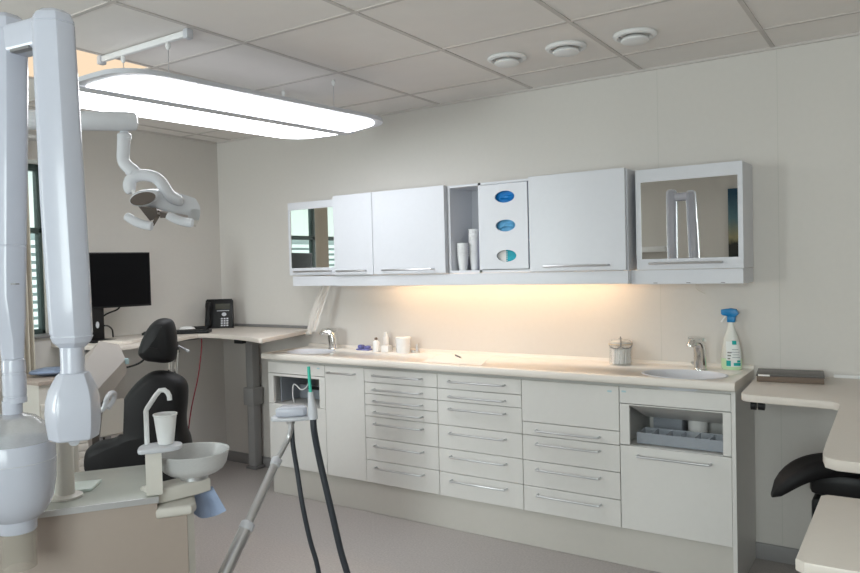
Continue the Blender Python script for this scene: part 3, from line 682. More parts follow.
# ------------------------------------------------------------------ right corner desk
RZ = .87
rd = thing('corner_desk', 'cream corner desk at the right holding the dark flat box', 'desk', (4.4, -.5, 0))
out = [(3.685, -.003), (3.712, -.56), (3.722, -.585), (3.745, -.598), (3.82, -.607), (3.98, -.615), (4.035, -.622), (4.055, -.64), (4.066, -.68), (4.078, -1.30), (4.082, -1.42), (4.092, -1.475), (4.12, -1.497), (XR-.003, -1.52), (XR-.003, -.003)]
obj('desk_top', MB().prism(out, (0, 0, RZ-.030), h=.030, bev=.004), DESKT, rd)
obj('back_strip', B((3.99, -.014, RZ), (XR-.003, -.003, RZ+.014), .001), WHITEP, rd)
obj('control_knob', MB().tube([(3.745, -.545, RZ-.050), (3.765, -.545, RZ-.050)], .019, 14).tube([(3.772, -.545, RZ-.050), (3.795, -.545, RZ-.050)], .018, 14), BLACKP, rd)
obj('leg', B((4.95, -.45, .001), (5.03, -.37, RZ-.03), .004), GREYM, rd); obj('leg', B((5.1, -1.4, .001), (5.18, -1.32, RZ-.03), .004), GREYM, rd)
BU = Vector((.985, .12, 0)).normalized()
bxx = thing('flat_box', 'dark brown flat box lying on the right desk', 'box', (3.85, -.18, RZ))
obj('base', MB().prism([(0, 0), (.258, 0), (.258, .185), (0, .185)], (3.718, -.262, RZ+.001), BU, (-BU.y, BU.x, 0), Z, .024, .001), BROWNB, bxx)
obj('lid', MB().prism([(-.002, -.002), (.260, -.002), (.260, .187), (-.002, .187)], (3.718, -.262, RZ+.025), BU, (-BU.y, BU.x, 0), Z, .008, .001), BROWNT, bxx)
obj('label_strip', MB().prism([(.006, -.0032), (.052, -.0032), (.052, -.001), (.006, -.001)], (3.718, -.262, RZ+.0255), BU, (-BU.y, BU.x, 0), Z, .007), PAPER, bxx)
# near side table
tb = thing('side_table', 'cream table top in the near right corner of the photo', 'table', (4.6, -1.9, 0))
obj('table_top', MB().prism([(4.098, -1.64), (4.11, -1.625), (5.0, -1.60), (5.0, -2.08), (4.115, -2.105), (4.098, -2.09)], (0, 0, .787), h=.026, bev=.004), DESKT, tb)
for x, y in ((4.3, -1.7), (4.3, -1.98), (4.92, -1.68), (4.92, -2.0)): obj('leg', B((x-.02, y-.02, .001), (x+.02, y+.02, .787), .003), GREYM, tb)
# saddle stool
SO = at(846, 470, 2.72); ss = thing('saddle_stool', 'black saddle stool pushed under the right desk', 'stool', (SO.x, SO.y, 0))
NU, NV = 24, 10
def saddle(u, v, lo):
    # u across (-1..1), v along; wings droop and narrow
    x = .276*u; drop = .108*abs(u)**3.0
    th = .035*math.sqrt(max(0, 1-v**4))
    return SO + VR*x + VF*(v*(.045+.035*(1-abs(u)**2))) + Z*(.018 + .010*v*v - drop + (-th if lo else th))
rings = []
for i in range(NU+1):
    u_ = -1+2*i/NU; k = math.sqrt(max(.05, 1-abs(u_)**9))
    top = [saddle(u_, -1+2*q/NV, False) for q in range(NV+1)]; bot = [saddle(u_, -1+2*q/NV, True) for q in range(NV-1, 0, -1)]
    c_ = sum((top+bot), Vector())/len(top+bot); rings.append([c_+(p-c_)*k for p in top+bot])
obj('seat', MB().loft(rings), LEATH, ss, 60)
obj('seat_plate', B((SO.x-.115, SO.y-.07, SO.z-.09), (SO.x+.115, SO.y+.09, SO.z-.005), .02), BLACKP, ss)
obj('tilt_mechanism', B((SO.x-.11, SO.y-.07, SO.z-.21), (SO.x+.11, SO.y+.07, SO.z-.10), .02), BLACKP, ss)
obj('gas_column', MB().lathe([(0, .09), (.03, .09), (.03, .3), (.018, .3), (.018, SO.z-.15), (0, SO.z-.15)], (SO.x, SO.y, 0), 20), BLACKP, ss)
for k in range(5):
    a = 2*PI*k/5+.3; d = Vector((math.cos(a), math.sin(a), 0)); b0 = Vector((SO.x, SO.y, 0))
    lgg = obj('leg', MB().tube([b0+Z*.11, b0+d*.24+Z*.075], [.028, .018], 10), BLACKP, ss)
    obj('caster', MB().tube([b0+d*.24+Z*.028-d.cross(Z)*.012, b0+d*.24+Z*.028+d.cross(Z)*.012], .0275, 14).tube([b0+d*.24+Z*.03, b0+d*.24+Z*.075], .008, 8), BLACKP, lgg)

# ------------------------------------------------------------------ ceiling: luminaire panel, vents, pendant
pl = thing('ceiling_light_panel', 'glowing warm square light panel set in the ceiling', 'lamp', ((px0+px1)/2, (py0+py1)/2, HC))
obj('diffuser', B((px0+.001, py0+.001, HC+.002), (px1-.001, py1-.001, HC+.02)), PANEL, pl, 0)
obj('housing', B((px0+.001, py0+.001, HC+.021), (px1-.001, py1-.001, HC+.08)), WHITEP, pl, 0)
def vent(x, y, label):
    v_ = thing('ceiling_vent', label, 'vent', (x, y, HC-.05), 'round ceiling vents above the cabinets')
    obj('flange', MB().lathe([(.074, -.0005), (.088, -.001), (.091, -.006), (.086, -.014), (.074, -.018), (.066, -.010), (.064, .02), (.0645, .02)], (x, y, HC), 36, caps=False), WHITEP, v_)
    obj('throat', MB().lathe([(.0, .018), (.0635, .018), (.0635, .004), (.0, .004)], (x, y, HC), 28), GREYM, v_)
    obj('disc', MB().lathe([(0, -.036), (.050, -.035), (.057, -.031), (.058, -.026), (.052, -.018), (.03, -.008), (.012, -.004), (.012, .01), (0, .01)], (x, y, HC), 36), WHITEP, v_)
    return v_
v1 = vent(2.731, -.622, 'round white ceiling vent farthest left of three')
v2 = copy_tree(v1); v2.location = (3.017, -.612, HC-.05); v2['label'] = 'middle one of three round white ceiling vents'
v3 = copy_tree(v1); v3.location = (3.317, -.590, HC-.05); v3['label'] = 'round white ceiling vent farthest right of three'

PZ = 2.137; PA = math.atan(.105); PC = Vector((1.648, -1.300, PZ))
PX = Vector((math.cos(PA), -math.sin(PA), 0)); PY = Vector((math.sin(PA), math.cos(PA), 0))
pd = thing('pendant_light', 'large white pendant lamp with two glowing panels over the room', 'lamp', (PC.x, PC.y, PZ))
HW, HL = .366, .755
def outline(hw0, hw1, hl, rc, sag, sag2, n=10):
    """right wing outline from x=hw0 to hw1, arced rounded ends"""
    pts = []
    def yend(x, q=0): return hl - (sag2 if q else sag)*(x/HW)**2
    # start bottom at hw0, go to hw1-rc, corner, up, corner, back
    xs = [hw0+(hw1-rc-hw0)*i/n for i in range(n+1)]
    pts += [(x, -yend(x)) for x in xs]
    yc = yend(hw1-rc)-rc; yd = yend(hw1-rc, 1)-rc
    pts += [(hw1-rc+rc*math.sin(a), -yc-rc*math.cos(a)) for a in [PI/2*i/6 for i in range(1, 7)]]
    pts += [(hw1-rc+rc*math.cos(a), yd+rc*math.sin(a)) for a in [PI/2*i/6 for i in range(0, 6)]]
    pts += [(x, yend(x, 1)) for x in xs[::-1]]
    return pts
SL = .005     # wings rise outward
def wing(pts, sgn, z0, z1):
    A = [PC+PX*(p[0]*sgn)+PY*p[1]+Z*(z0+abs(p[0])*SL) for p in pts]; Bq = [PC+PX*(p[0]*sgn)+PY*p[1]+Z*(z1+abs(p[0])*SL*.6) for p in pts]
    return A, Bq
fr = MB()
for sgn in (1, -1):
    A, Bq = wing(outline(0, HW, HL, .17, .05, .09), sgn, .002, .020); fr.loft([A, Bq])
obj('frame', fr, PLAST2, pd)
for sgn in (1, -1):
    A, Bq = wing(outline(.040, HW-.026, HL-.050, .155, .05, .09), sgn, -.004, .010)
    obj('diffuser', MB().loft([A, Bq]), LAMP, pd)
A = [PC+PX*x+PY*y+Z*.021 for x, y in ((-.22, -.6), (.22, -.6), (.22, .6), (-.22, .6))]
obj('ceiling_fill', MB().loft([A, [p+Z*.012 for p in A]]), CFILL, pd, 0)  # added glowing plate on the frame, lifts the ceiling tone around it
obj('center_bar', MB().prism([(-.038, -HL+.01), (.038, -HL+.01), (.038, HL-.01), (-.038, HL-.01)], PC-Z*.006, PX, PY, Z, .02, .004), PLAST2, pd)
rl = obj('ceiling_rail', B((1.345, -1.775, HC-.030), (1.925, -1.755, HC-.006), .003), WHITEP, pd)
for x in (1.345, 1.925): obj('rail_end', B((x-.014, -1.781, HC-.040), (x+.014, -1.749, HC-.001), .005), PLAST2, rl)
for x, y, h0 in ((1.50, -1.765, .028), (1.80, -1.765, .028), (1.50, -.82, 0), (1.85, -.82, 0)):
    hk = obj('hook', MB().lathe([(0, -.032), (.006, -.030), (.010, -.020), (.010, -.008), (.006, -.001), (0, -.001)], (x, y, HC-h0), 12), WHITEP, pd)
    obj('wire', MB().tube([(x, y, HC-h0-.03), (x, y, PZ+.018)], .0018, 6), STEEL, hk)

# ------------------------------------------------------------------ dental unit (near left)
UA = Vector((2.582, -2.77, 0)); UE = Vector((.580, .814, 0)).normalized(); UN = Vector((-UE.y, UE.x, 0))   # along the panel / away from camera
def U(e, n, z): return UA + UE*e + UN*n + Z*z
du = thing('dental_unit', 'beige dental unit with glass top, rinse bowl and cup filler', 'dental unit', U(.05, .16, 0))
UZ = .848
obj('body', MB().prism([(-.36, .03), (.335, .03), (.335, .797), (.266, .797), (.266, .8375), (-.36, .8375)], UA, UE, Z, UN, .34, .002), BEIGE, du)
obj('end_strip', MB().prism([(.3355, .0), (.352, .02), (.352, .32), (.3355, .34)], UA+Z*.03, UE, UN, Z, .767, .003), CREAM, du)
obj('plinth', MB().prism([(-.33, .02), (.32, .02), (.32, .32), (-.33, .32)], UA+Z*.001, UE, UN, Z, .03), GREYM, du)
obj('end_cap', MB().prism([(.262, -.012), (.345, -.012), (.358, .01), (.358, .15), (.262, .15)], UA+Z*.798, UE, UN, Z, .026, .010, 3), CREAM, du)
obj('edge_strip', MB().prism([(-.36, -.006), (.270, -.006), (.270, .0), (-.36, .0)], UA+Z*(UZ-.010), UE, UN, Z, .014), STEEL, du)
obj('top_plate', MB().prism([(-.36, .0), (.270, .0), (.270, .34), (-.36, .34)], UA+Z*(UZ-.004), UE, UN, Z, .008, .001), mat('unit_glass_pale', (.44, .455, .415), .2), du)
# cup-filler tower with its shelf and water spout
tw = obj('tower', MB().prism([(.242, .006), (.280, .006), (.280, .055), (.242, .055)], UA+Z*(UZ+.0045), UE, UN, Z, .108, .005), CREAM, du)
obj('cup_shelf', MB().prism(smooth2([(.226, .0), (.25, -.008), (.295, -.006), (.325, .01), (.328, .05), (.295, .07), (.25, .07), (.230, .05)], 3), UA+Z*(UZ+.1125), UE, UN, Z, .011, .003), PLAST2, du)
S0 = at(147, 441, 1.855); S0.z = UZ+.1235
sp = [S0, S0+Z*.02, S0+Z*.084, S0+Z*.090+VR*.003, S0+Z*.123+VR*.026, S0+Z*.135+VR*.037, S0+Z*.136+VR*.048, S0+Z*.130+VR*.056, S0+Z*.120+VR*.0605, S0+Z*.110+VR*.061]
obj('water_spout', MB().tube(sp, .0062, 12), WHITEP, du)
# bowl on its arm
BC = at(194, 470, 1.93); BC.z = .872
ar = MB(); A0 = U(.25, .05, .838); ad_ = (Vector((BC.x, BC.y, .838))-A0); ad_.z = 0; aL = ad_.length; ad_.normalize(); an = Vector((-ad_.y, ad_.x, 0))
ar.prism([(-.01, -.035), (aL-.01, -.038), (aL+.03, -.03), (aL+.038, 0), (aL+.03, .03), (aL-.01, .038), (-.01, .035)], A0-Z*.012, ad_, an, Z, .036, .006, 3)
obj('bowl_arm', ar, CREAM, du)
obj('bowl_socket', MB().lathe([(0, 0), (.036, 0), (.036, .012), (.0, .012)], (BC.x, BC.y, .861), 24), STEEL, du)
obj('rinse_bowl', MB().lathe([(0, .0), (.046, .0), (.062, .004), (.076, .014), (.084, .026), (.0905, .056), (.0925, .059), (.0915, .061), (.0885, .059), (.080, .028), (.072, .017), (.058, .008), (.03, .006), (0, .005)], (BC.x, BC.y, .874), 48), FROST, du)
obj('bowl_drain', MB().lathe([(0, .006), (.014, .006), (.012, .011), (0, .012)], (BC.x, BC.y, .874), 16), CHROME, du)
# paper items under the glass edge
tag(obj('white_tray', MB().prism([(-.02, .12), (.11, .12), (.13, .20), (.0, .21)], UA+Z*(UZ+.0045), UE, UN, Z, .008, .002), mat('pale_green_tray', (.62, .70, .66), .3)), 'pale tray on the glass top of the dental unit', 'tray')
CU = at(166, 441, 1.855)
tag(obj('plastic_cup', MB().lathe([(0, 0), (.0185, 0), (.0195, .002), (.0275, .070), (.0295, .072), (.0295, .0755), (.027, .0755), (.0185, .004), (0, .003)], (CU.x, CU.y, UZ+.124), 32), WHITEP), 'white plastic cup on the dental unit shelf under the spout', 'cup')
# blue cloth hanging under the bowl arm
cl0 = at(201, 481, 1.95); g = []
for i in range(8):
    t_ = i/7; row = []
    for q in range(11):
        s_ = q/10-.5; row.append(cl0 + VR*(s_*(.060+.045*t_)+.012*t_) + VF*(.004*math.sin(q*1.3)*(.3+t_)) - Z*(.015+.075*t_ + .010*t_*math.cos(s_*5)))
    g.append(row)
bc_ = obj('blue_cloth', MB().sheet(g, .002), BLUEC)
tag(bc_, 'pale blue cloth hanging under the rinse bowl arm', 'cloth')
# console (delivery head) behind the x-ray head
cpx = [(80, 360, 2.40), (100, 341, 2.62), (119, 344.5, 2.66), (125.5, 359, 2.58), (97, 390, 2.24), (127, 372, 2.58), (111, 394, 2.40), (98, 405, 2.26), (78, 372, 2.26), (80, 412, 2.24), (92, 352, 2.75), (112, 352, 2.85), (118, 385, 2.85), (84, 420, 2.5), (70, 395, 2.3)]
con = thing('instrument_console', 'taupe wedge shaped instrument console behind the white x-ray head', 'console', tuple(at(95, 400, 2.45)))
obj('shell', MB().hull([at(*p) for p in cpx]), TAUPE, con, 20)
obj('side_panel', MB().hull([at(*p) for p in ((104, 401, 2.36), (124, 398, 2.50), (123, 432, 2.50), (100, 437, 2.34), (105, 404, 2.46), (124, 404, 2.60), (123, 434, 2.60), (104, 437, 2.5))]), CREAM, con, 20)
obj('grab_handle', MB().tube(smooth_path([at(99, 411, 2.22), at(104, 408, 2.20), at(107, 398, 2.22), at(111, 393, 2.27), at(114.5, 394, 2.32), at(113, 401, 2.33), at(108, 408, 2.31)], 5), .0075, 10), PLAST2, con)
kn = at(126, 361, 2.58); obj('knob', MB().lathe([(0, -.01), (.010, -.01), (.010, .008), (0, .01)], kn, 14), STICK, con)
pf = at(68, 430, 2.45); obj('pillar', MB().tube([(pf.x, pf.y, .06), (pf.x, pf.y, pf.z-.02)], .03, 16).tube([(pf.x, pf.y, pf.z-.03), at(90, 405, 2.45)], .02, 12), CREAM, con)
obj('foot', MB().lathe([(0, 0), (.14, 0), (.14, .03), (.05, .06), (0, .06)], (pf.x, pf.y, .001), 28), CREAM, con)

# ------------------------------------------------------------------ x-ray unit: two folded arms, post on the dental unit
xr = thing('xray_unit', 'white dental x-ray unit with two folded hanging arms', 'x-ray unit', U(.01, .10, UZ))
def hexring(c, R_, D_, kind='arm', az=0):
    """softened faceted section, ridge towards the camera's side"""
    pts = []
    base = {'arm': [(-1, -.1), (-.86, -.5), (.10, -1), (.93, -.5), (1, -.1), (.8, .75), (0, 1), (-.8, .75)],
            'joint': [(-1, -.05), (-.62, -.92), (.60, -.98), (1, -.1), (.8, .7), (.3, 1), (-.4, 1), (-.85, .7)]}[kind]
    n = len(base)
    for i in range(n):
        a, b, d = Vector(base[i-1]), Vector(base[i]), Vector(base[(i+1) % n])
        q0, q1 = b+(a-b)*.13, b+(d-b)*.13
        pts += [q0, (q0+q1)*.25+b*.5, q1]
    ca, sa = math.cos(az), math.sin(az)
    X = VR*ca+VF*sa; Y = VF*ca-VR*sa
    return [c + X*(p.x*R_) + Y*(p.y*D_) for p in pts]
def arm(name, stations, depth, dr=1.0, az=.49, kind='arm'):
    stations = [(a, b, c_*.912) for a, b, c_ in stations]
    return obj(name, MB().loft([hexring(at(px, py, depth), w_*depth/FPX, w_*depth/FPX*dr, kind, az) for px, py, w_ in stations]), PLAST, xr, 22)
D2 = 1.53; D1 = 1.60
a2 = arm('arm', [(52.5, 10, 6), (52.5, 11, 12), (53, 15, 18), (53, 21, 21), (53.2, 23.4, 21.3), (53.2, 23.9, 20.6), (53.2, 24.8, 20.6), (53.3, 25.3, 21.4), (58, 110, 22.2), (63, 200, 22.8), (68, 280, 22.4), (71.3, 333, 21.8), (71.6, 334.6, 21.0), (71.7, 335.4, 21.0), (71.8, 336.4, 21.6), (72, 342, 19), (72.3, 347, 13), (72.3, 348, 10)], D2)
a1 = arm('arm', [(4, 14, 8), (4, 16, 14), (4.5, 21, 20), (4.5, 28, 22.5), (4.5, 33, 22.7), (4.6, 33.6, 21.9), (4.7, 34.4, 21.9), (4.7, 35, 22.7), (5, 120, 22.8), (4.8, 245, 21.6), (4.7, 246, 21.0), (4.7, 247, 21.6), (5, 296, 20.6), (9, 322, 16.6), (12, 340, 12.6), (13, 362, 11)], D1)
nk = MB()
P0, P1 = at(13.5, 358, D1), at(15, 396, D1)
nk.lathe([(0, 0), (.0235, 0), (.0235, .012), (.0225, .013), (.0225, .016), (.0235, .017), (.0235, .062), (.0225, .063), (.0225, .067), (.0238, .068), (.0238, .084), (.0225, .094), (.018, .097), (0, .097)], (P1.x, P1.y, P0.z-.097), 32)
obj('swivel_sleeve', nk, PLAST, xr)
obj('slot', B(tuple(at(15, 284, D1-.052)-Vector((.010, .004, .0015))), tuple(at(15, 284, D1-.052)+Vector((.010, .004, .0015)))), GREYM, a1)
# hinge block bridging the two arm tops
H1, H2 = at(6, 36, D1), at(46, 34, D2+.012)
hdv = (H2-H1); hdv.z = 0; hl_ = hdv.length; hdv.normalize(); hn = Vector((-hdv.y, hdv.x, 0))
obj('hinge_block', MB().prism([(0, -.026), (hl_, -.026), (hl_, .030), (0, .030)], Vector((H1.x, H1.y, H2.z-.030)), hdv, hn, Z, .062, .010, 3), PLAST, xr)
obj('hinge_slit', MB().prism([(.05, -.0265), (.11, -.0265), (.11, -.01), (.05, -.01)], Vector((H1.x, H1.y, H2.z-.032)), hdv, hn, Z, .006), GREYM, xr)
# right arm ends in a neck and the faceted base joint
N0 = at(73, 373, D2); N1 = at(72.5, 346, D2)
obj('neck', MB().lathe([(0, 0), (.0245, 0), (.0245, .005), (.0235, .007), (.0235, N1.z-N0.z), (0, N1.z-N0.z)], (N0.x, N0.y, N0.z-.002), 32), PLAST, xr)
arm('base_joint', [(74, 371.5, 11), (74, 372.6, 15.5), (73.5, 374.5, 17.5), (73.2, 381, 21), (73, 389, 25), (73, 399, 27.6), (73, 411, 28.4), (73.5, 422, 27.8), (74, 432, 26.4), (74, 436.3, 25.6), (74, 437.5, 24.4)], D2, .95, .49, 'joint')
T0 = at(65.5, 498, 1.82); T0.z = UZ; T1 = at(74, 437, D2); TT = Vector((T0.x, T0.y, T1.z-.012))
obj('post', MB().tube([T0+Z*.0045, TT+Z*.012], .0222, 24), CREAM, xr)
obj('bracket', MB().tube([TT+Z*.004, Vector((T1.x, T1.y, TT.z+.004))], .011, 16), PLAST2, xr)
obj('post_flange', MB().lathe([(0, .0045), (.040, .0045), (.040, .010), (.028, .014), (0, .014)], T0, 28), CREAM, xr)
# tube head with clear dome and cone
HCn = at(15, 470, D1); k = D1/FPX
def hz(py): return at(15, py, D1).z
obj('head_neck', MB().lathe([(.020, hz(400)), (.0195, hz(418))], (HCn.x, HCn.y, 0), 28), PLAST, xr)
obj('head_dome', MB().lathe([(.020, hz(413)), (.045, hz(417)), (.062, hz(424)), (.074, hz(433)), (.080, hz(441))], (HCn.x, HCn.y, 0), 48, caps=False), SHELL, xr)
obj('tube_head', MB().lathe([(.0, hz(440)), (.0785, hz(441)), (.081, hz(444)), (.0815, hz(462)), (.080, hz(482)), (.073, hz(500)), (.060, hz(512)), (.045, hz(518)), (0, hz(519))], (HCn.x, HCn.y, 0), 48), PLAST, xr)
hc_ = obj('collimator', MB().lathe([(0, hz(516)), (.040, hz(516)), (.0395, hz(529)), (.037, hz(531)), (0, hz(531))], (HCn.x, HCn.y, 0), 36), PLAST, xr)
obj('cone', MB().lathe([(.037, hz(531)), (.0365, hz(568)), (.030, hz(569)), (.030, hz(532))], (HCn.x, HCn.y, 0), 36, caps=False), AMBER, xr)
obj('seam_line', MB().lathe([(.0812, hz(459)), (.0822, hz(459.5)), (.0812, hz(460))], (HCn.x, HCn.y, 0), 48, caps=False), PLAST2, xr)

# ------------------------------------------------------------------ operating lamp
LD = 2.4
ol = thing('operating_lamp', 'white operating lamp with two side handles on a jointed arm', 'lamp', tuple(at(-70, 560, 2.15)*1.0))
ol.location.z = 0
E1 = at(-75, 118, 2.12); E2 = at(131, 121.5, LD)
dm = (E2-E1).normalized()
obj('upper_arm', MB().tube([E1, E1+(E2-E1)*.97, E2-dm*.012, E2, E2+dm*.014, E2+dm*.019], [.030, .031, .031, .0305, .028, .020], 24), LAMPW, ol)
obj('pole', MB().tube([(E1.x, E1.y, .03), (E1.x, E1.y, E1.z+.03)], .03, 20), CREAM, ol)
obj('foot', MB().lathe([(0, 0), (.20, 0), (.20, .02), (.05, .04), (0, .04)], (E1.x, E1.y, .001), 32), CREAM, ol)
J = at(124, 128, LD)
obj('swivel_joint', MB().lathe([(0, -.040), (.019, -.040), (.0225, -.036), (.0225, -.022), (.019, -.018), (.013, -.016), (.013, -.004), (.020, .0), (.020, .006), (0, .006)], J, 24), LAMPW, ol)
obj('drop_arm', MB().tube(smooth_path([at(124, 137, LD), at(123.5, 150, LD), at(123.5, 160, LD), at(127, 166, LD), at(133, 171, LD), at(137, 175, LD)], 4), .0205, 18), LAMPW, ol)
obj('elbow_ring', MB().tube([at(130.5, 169.3, LD), at(134.5, 172.8, LD)], [.0225, .0225], 18), LAMPW, ol)
obj('elbow', MB().tube(smooth_path([at(131.5, 193, LD), at(129.5, 187, LD), at(131, 180, LD), at(137, 176, LD), at(146, 175.3, LD), at(155, 177.5, LD), at(161, 182.5, LD), at(166, 190, LD), at(171, 196.5, LD), at(179, 200.5, LD), at(183, 201, LD)], 4), [.012, .016, .018, .0195, .020, .021, .021, .0205, .02, .0195, .0195, .0195, .0195, .0195, .0195, .0195, .0195, .0195, .0195, .0195, .0195, .0195, .0195, .0195, .0195, .0195, .0195, .0195, .0195, .0195, .0195, .0195, .0195, .0195, .019, .0185, .018, .017, .015, .012, .008], 18), LAMPW, ol)
obj('elbow_cap', MB().tube([at(132.5, 190.5, LD-.01), at(134.3, 194.5, LD-.012)], [.006, .0045], 10), WHITEP, ol)
# head: long rounded shell from the round end lens back to the right
def ringv(px, py, rx, ry, dd, n=28, tilt=0):
    c_ = at(px, py, LD+dd); s = LD/FPX
    return [c_ + VR*(rx*s*math.cos(t)*math.cos(tilt)) + Z*(ry*s*math.sin(t)+rx*s*math.cos(t)*math.sin(tilt)) + VF*(rx*s*.5*math.sin(t+.4)) for t in [2*PI*i/n for i in range(n)]]
hd = MB()
hd.loft([ringv(143.5, 198.5, 12.5, 8.0, -.06, tilt=.09), ringv(144, 197.8, 13, 8.8, -.05, tilt=.08), ringv(150, 197.6, 12.5, 9.3, -.02, tilt=.0), ringv(160, 199, 12, 10, .0), ringv(172, 202, 11, 10.8, .01), ringv(184, 206, 9, 11.2, .02), ringv(193, 209, 5.2, 11.5, .03), ringv(198, 212, 2.2, 8.5, .035), ringv(199.2, 213, .8, 4.5, .036)])
lh = obj('lamp_head', hd, LAMPW, ol, 50)
obj('end_lens', MB().loft([ringv(142.8, 198.7, 11.4, 7.0, -.066, tilt=.09), ringv(143.3, 198.6, 11.4, 7.0, -.058, tilt=.09)]), BRONZE, lh)
obj('reflector', MB().hull([at(*p) for p in ((146, 208, LD-.03), (188, 216, LD-.02), (187, 220, LD-.03), (147, 212, LD-.04), (150, 208, LD+.05), (188, 214, LD+.06), (186, 221, LD+.05), (150, 214, LD+.05))]), PINKG, lh)
obj('reflector', MB().hull([at(*p) for p in ((138, 206, LD-.05), (156, 208, LD-.05), (158, 218, LD-.04), (150, 221, LD-.03), (143, 211, LD-.03), (140, 207, LD+.04), (158, 212, LD+.04), (152, 218, LD+.04))]), BRONZE, lh)
obj('rim_shield', MB().hull([at(*p) for p in ((191, 209, LD-.03), (199.5, 210, LD-.02), (199, 220, LD-.02), (195, 227, LD-.02), (192, 225, LD-.03), (192, 211, LD+.05), (200, 212, LD+.05), (197, 225, LD+.05), (192, 224, LD+.05))]), CLEAR, lh)
hr_ = [.0135, .014, .0145, .0145, .0145, .0145, .0145, .0145, .0145, .0145, .0145, .0145, .0135]
for pts, lb in ((((126.5, 216.2), (136, 222), (144, 224.8), (152, 226.3)), 'l'), (((168, 215.2), (176, 219.2), (184, 221.8), (192.5, 223)), 'r')):
    pp = smooth_path([at(x, y, LD-.06) for x, y in pts], 4)
    h_ = obj('handle', MB().tube(pp, hr_[:len(pp)], 16), LAMPW, ol)
    if lb == 'l': obj('handle_tip', MB().tube([at(125.6, 215.8, LD-.06), at(128.6, 217.3, LD-.06)], [.010, .0142], 14), WHITEP, h_)
obj('bracket', MB().hull([at(*p) for p in ((151, 225.5, LD-.05), (154, 226, LD-.05), (162, 213, LD-.03), (158, 210, LD-.03), (152, 225, LD-.03), (161, 212, LD+.0))]), BRONZE, ol)
obj('bracket', MB().hull([at(*p) for p in ((160, 212, LD-.05), (170, 214, LD-.055), (168, 218, LD-.05), (160, 218, LD-.04), (163, 212, LD-.02), (166, 217, LD-.02))]), BRONZE, ol)

# ------------------------------------------------------------------ dental chair
CD = 3.2; s = CD/FPX; CO = at(140, 430, CD)
dc = thing('dental_chair', 'black upholstered dental chair with headrest behind the dental unit', 'dental chair', (CO.x, CO.y, 0))
def loc(pts): return [((px-140)*s, (430-py)*s) for px, py in pts]
bk = loc([(123, 406), (126, 397), (133, 387), (142, 378), (152, 371.5), (163, 370.3), (175, 373), (184, 379), (187.5, 387), (187.3, 402), (186, 416), (187, 427), (190.5, 437), (192, 452), (190, 475), (185, 490), (165, 496), (140, 495), (112, 490), (97, 484), (89, 475), (85.5, 464), (88, 449), (99, 441), (113, 438), (121, 433), (123, 420)])
obj('backrest', MB().pad(smooth2(bk, 3), CO, _r, _u, _f, .12, .045, 7), LEATH, dc, 50)
hdp = loc([(139.5, 354), (141, 345), (145, 335), (151, 325), (158, 319.3), (166, 318), (172, 320.5), (175, 328), (176.5, 340), (176.5, 353), (173, 361), (165, 363), (155, 362), (146, 360.5)])
obj('headrest', MB().pad(smooth2(hdp, 3), CO, _r, _u, _f, .11, .04, 7), LEATH, dc, 50)
for x in (169.5, 175.5): obj('headrest_post', MB().tube([at(x-.5, 382, CD+.02), at(x+1.5, 350, CD+.02)], .0075, 10), CHROME, dc)
obj('headrest_clamp', MB().hull([at(*p) for p in ((172, 340, CD+.02), (178, 342, CD+.02), (180, 352, CD+.03), (174, 356, CD+.03), (172, 342, CD+.08), (178, 350, CD+.08))]), GREYM, dc)
obj('headrest_lever', MB().tube([at(176, 345, CD+.03), at(182, 348, CD+.02), at(189, 351.5, CD)], [.004, .005, .006], 10), STEEL, dc)
seat = smooth2([(-.26, -.05), (.26, -.05), (.27, .25), (.24, .75), (.15, 1.05), (-.15, 1.05), (-.24, .75), (-.27, .25)], 4)
SD = Vector((-.55, -.83, 0)).normalized(); SR = Vector((-SD.y, SD.x, 0))
SQ = CO-VR*.06+VF*.05
obj('seat', MB().pad(seat, Vector((SQ.x, SQ.y, .40)), SR, SD, Z, .11, .04, 5), LEATH, dc, 50)
obj('armrest', MB().tube([at(99, 478, CD-.05), at(76, 477, CD-.06), at(70, 478, CD-.05)], .018, 12), LEATH, dc)
obj('back_shell', MB().hull([Vector((SQ.x, SQ.y, 0))+SR*a+SD*b+Z*cz for a in (-.14, .14) for b in (-.02, .25) for cz in (.2, .36)]), CREAM, dc)
obj('lift_column', B((SQ.x-.13, SQ.y-.28, .06), (SQ.x+.05, SQ.y-.04, .33), .02), CREAM, dc)
obj('base_plate', MB().prism(smooth2([(-.16, -.1), (.16, -.1), (.18, .3), (.15, .55), (-.15, .55), (-.18, .3)], 4), Vector((SQ.x-.10, SQ.y, .001)), SR, SD, Z, .06, .01), CREAM, dc)

# ------------------------------------------------------------------ suction stand in the foreground
SDp = 2.35
sn = thing('suction_stand', 'steel suction arm with white holder, teal tip and dark hoses', 'suction stand', tuple(at(222, 640, 1.95)))
sn.location.z = 0
a0 = at(195, 638, 1.95); a1_ = at(247, 526, 2.15); a2_ = at(276, 462, 2.30)
dv = (a1_-a0).normalized()
obj('lower_tube', MB().tube([a0, a1_-dv*.012], .0195, 20), STEEL, sn)
obj('collar', MB().tube([a1_-dv*.014, a1_-dv*.010, a1_+dv*.008, a1_+dv*.012], [.019, .0215, .0215, .017], 20), PLAST2, sn)
obj('upper_tube', MB().tube([a1_, a2_], .0132, 18), STEEL, sn)
dv2 = (a2_-a1_).normalized()
obj('collar', MB().tube([a2_-dv2*.014, a2_-dv2*.01, a2_+dv2*.01, a2_+dv2*.014], [.0135, .0165, .0165, .012], 18), PLAST2, sn)
obj('neck_rod', MB().tube(smooth_path([a2_, at(283, 449, SDp-.02), at(288.5, 438, SDp), at(290.5, 430, SDp), at(290.8, 419, SDp)], 5), .0085, 14), STEEL, sn)
obj('neck_collar', MB().tube([at(290.7, 424, SDp), at(290.8, 418, SDp)], [.013, .016], 16), STEEL, sn)
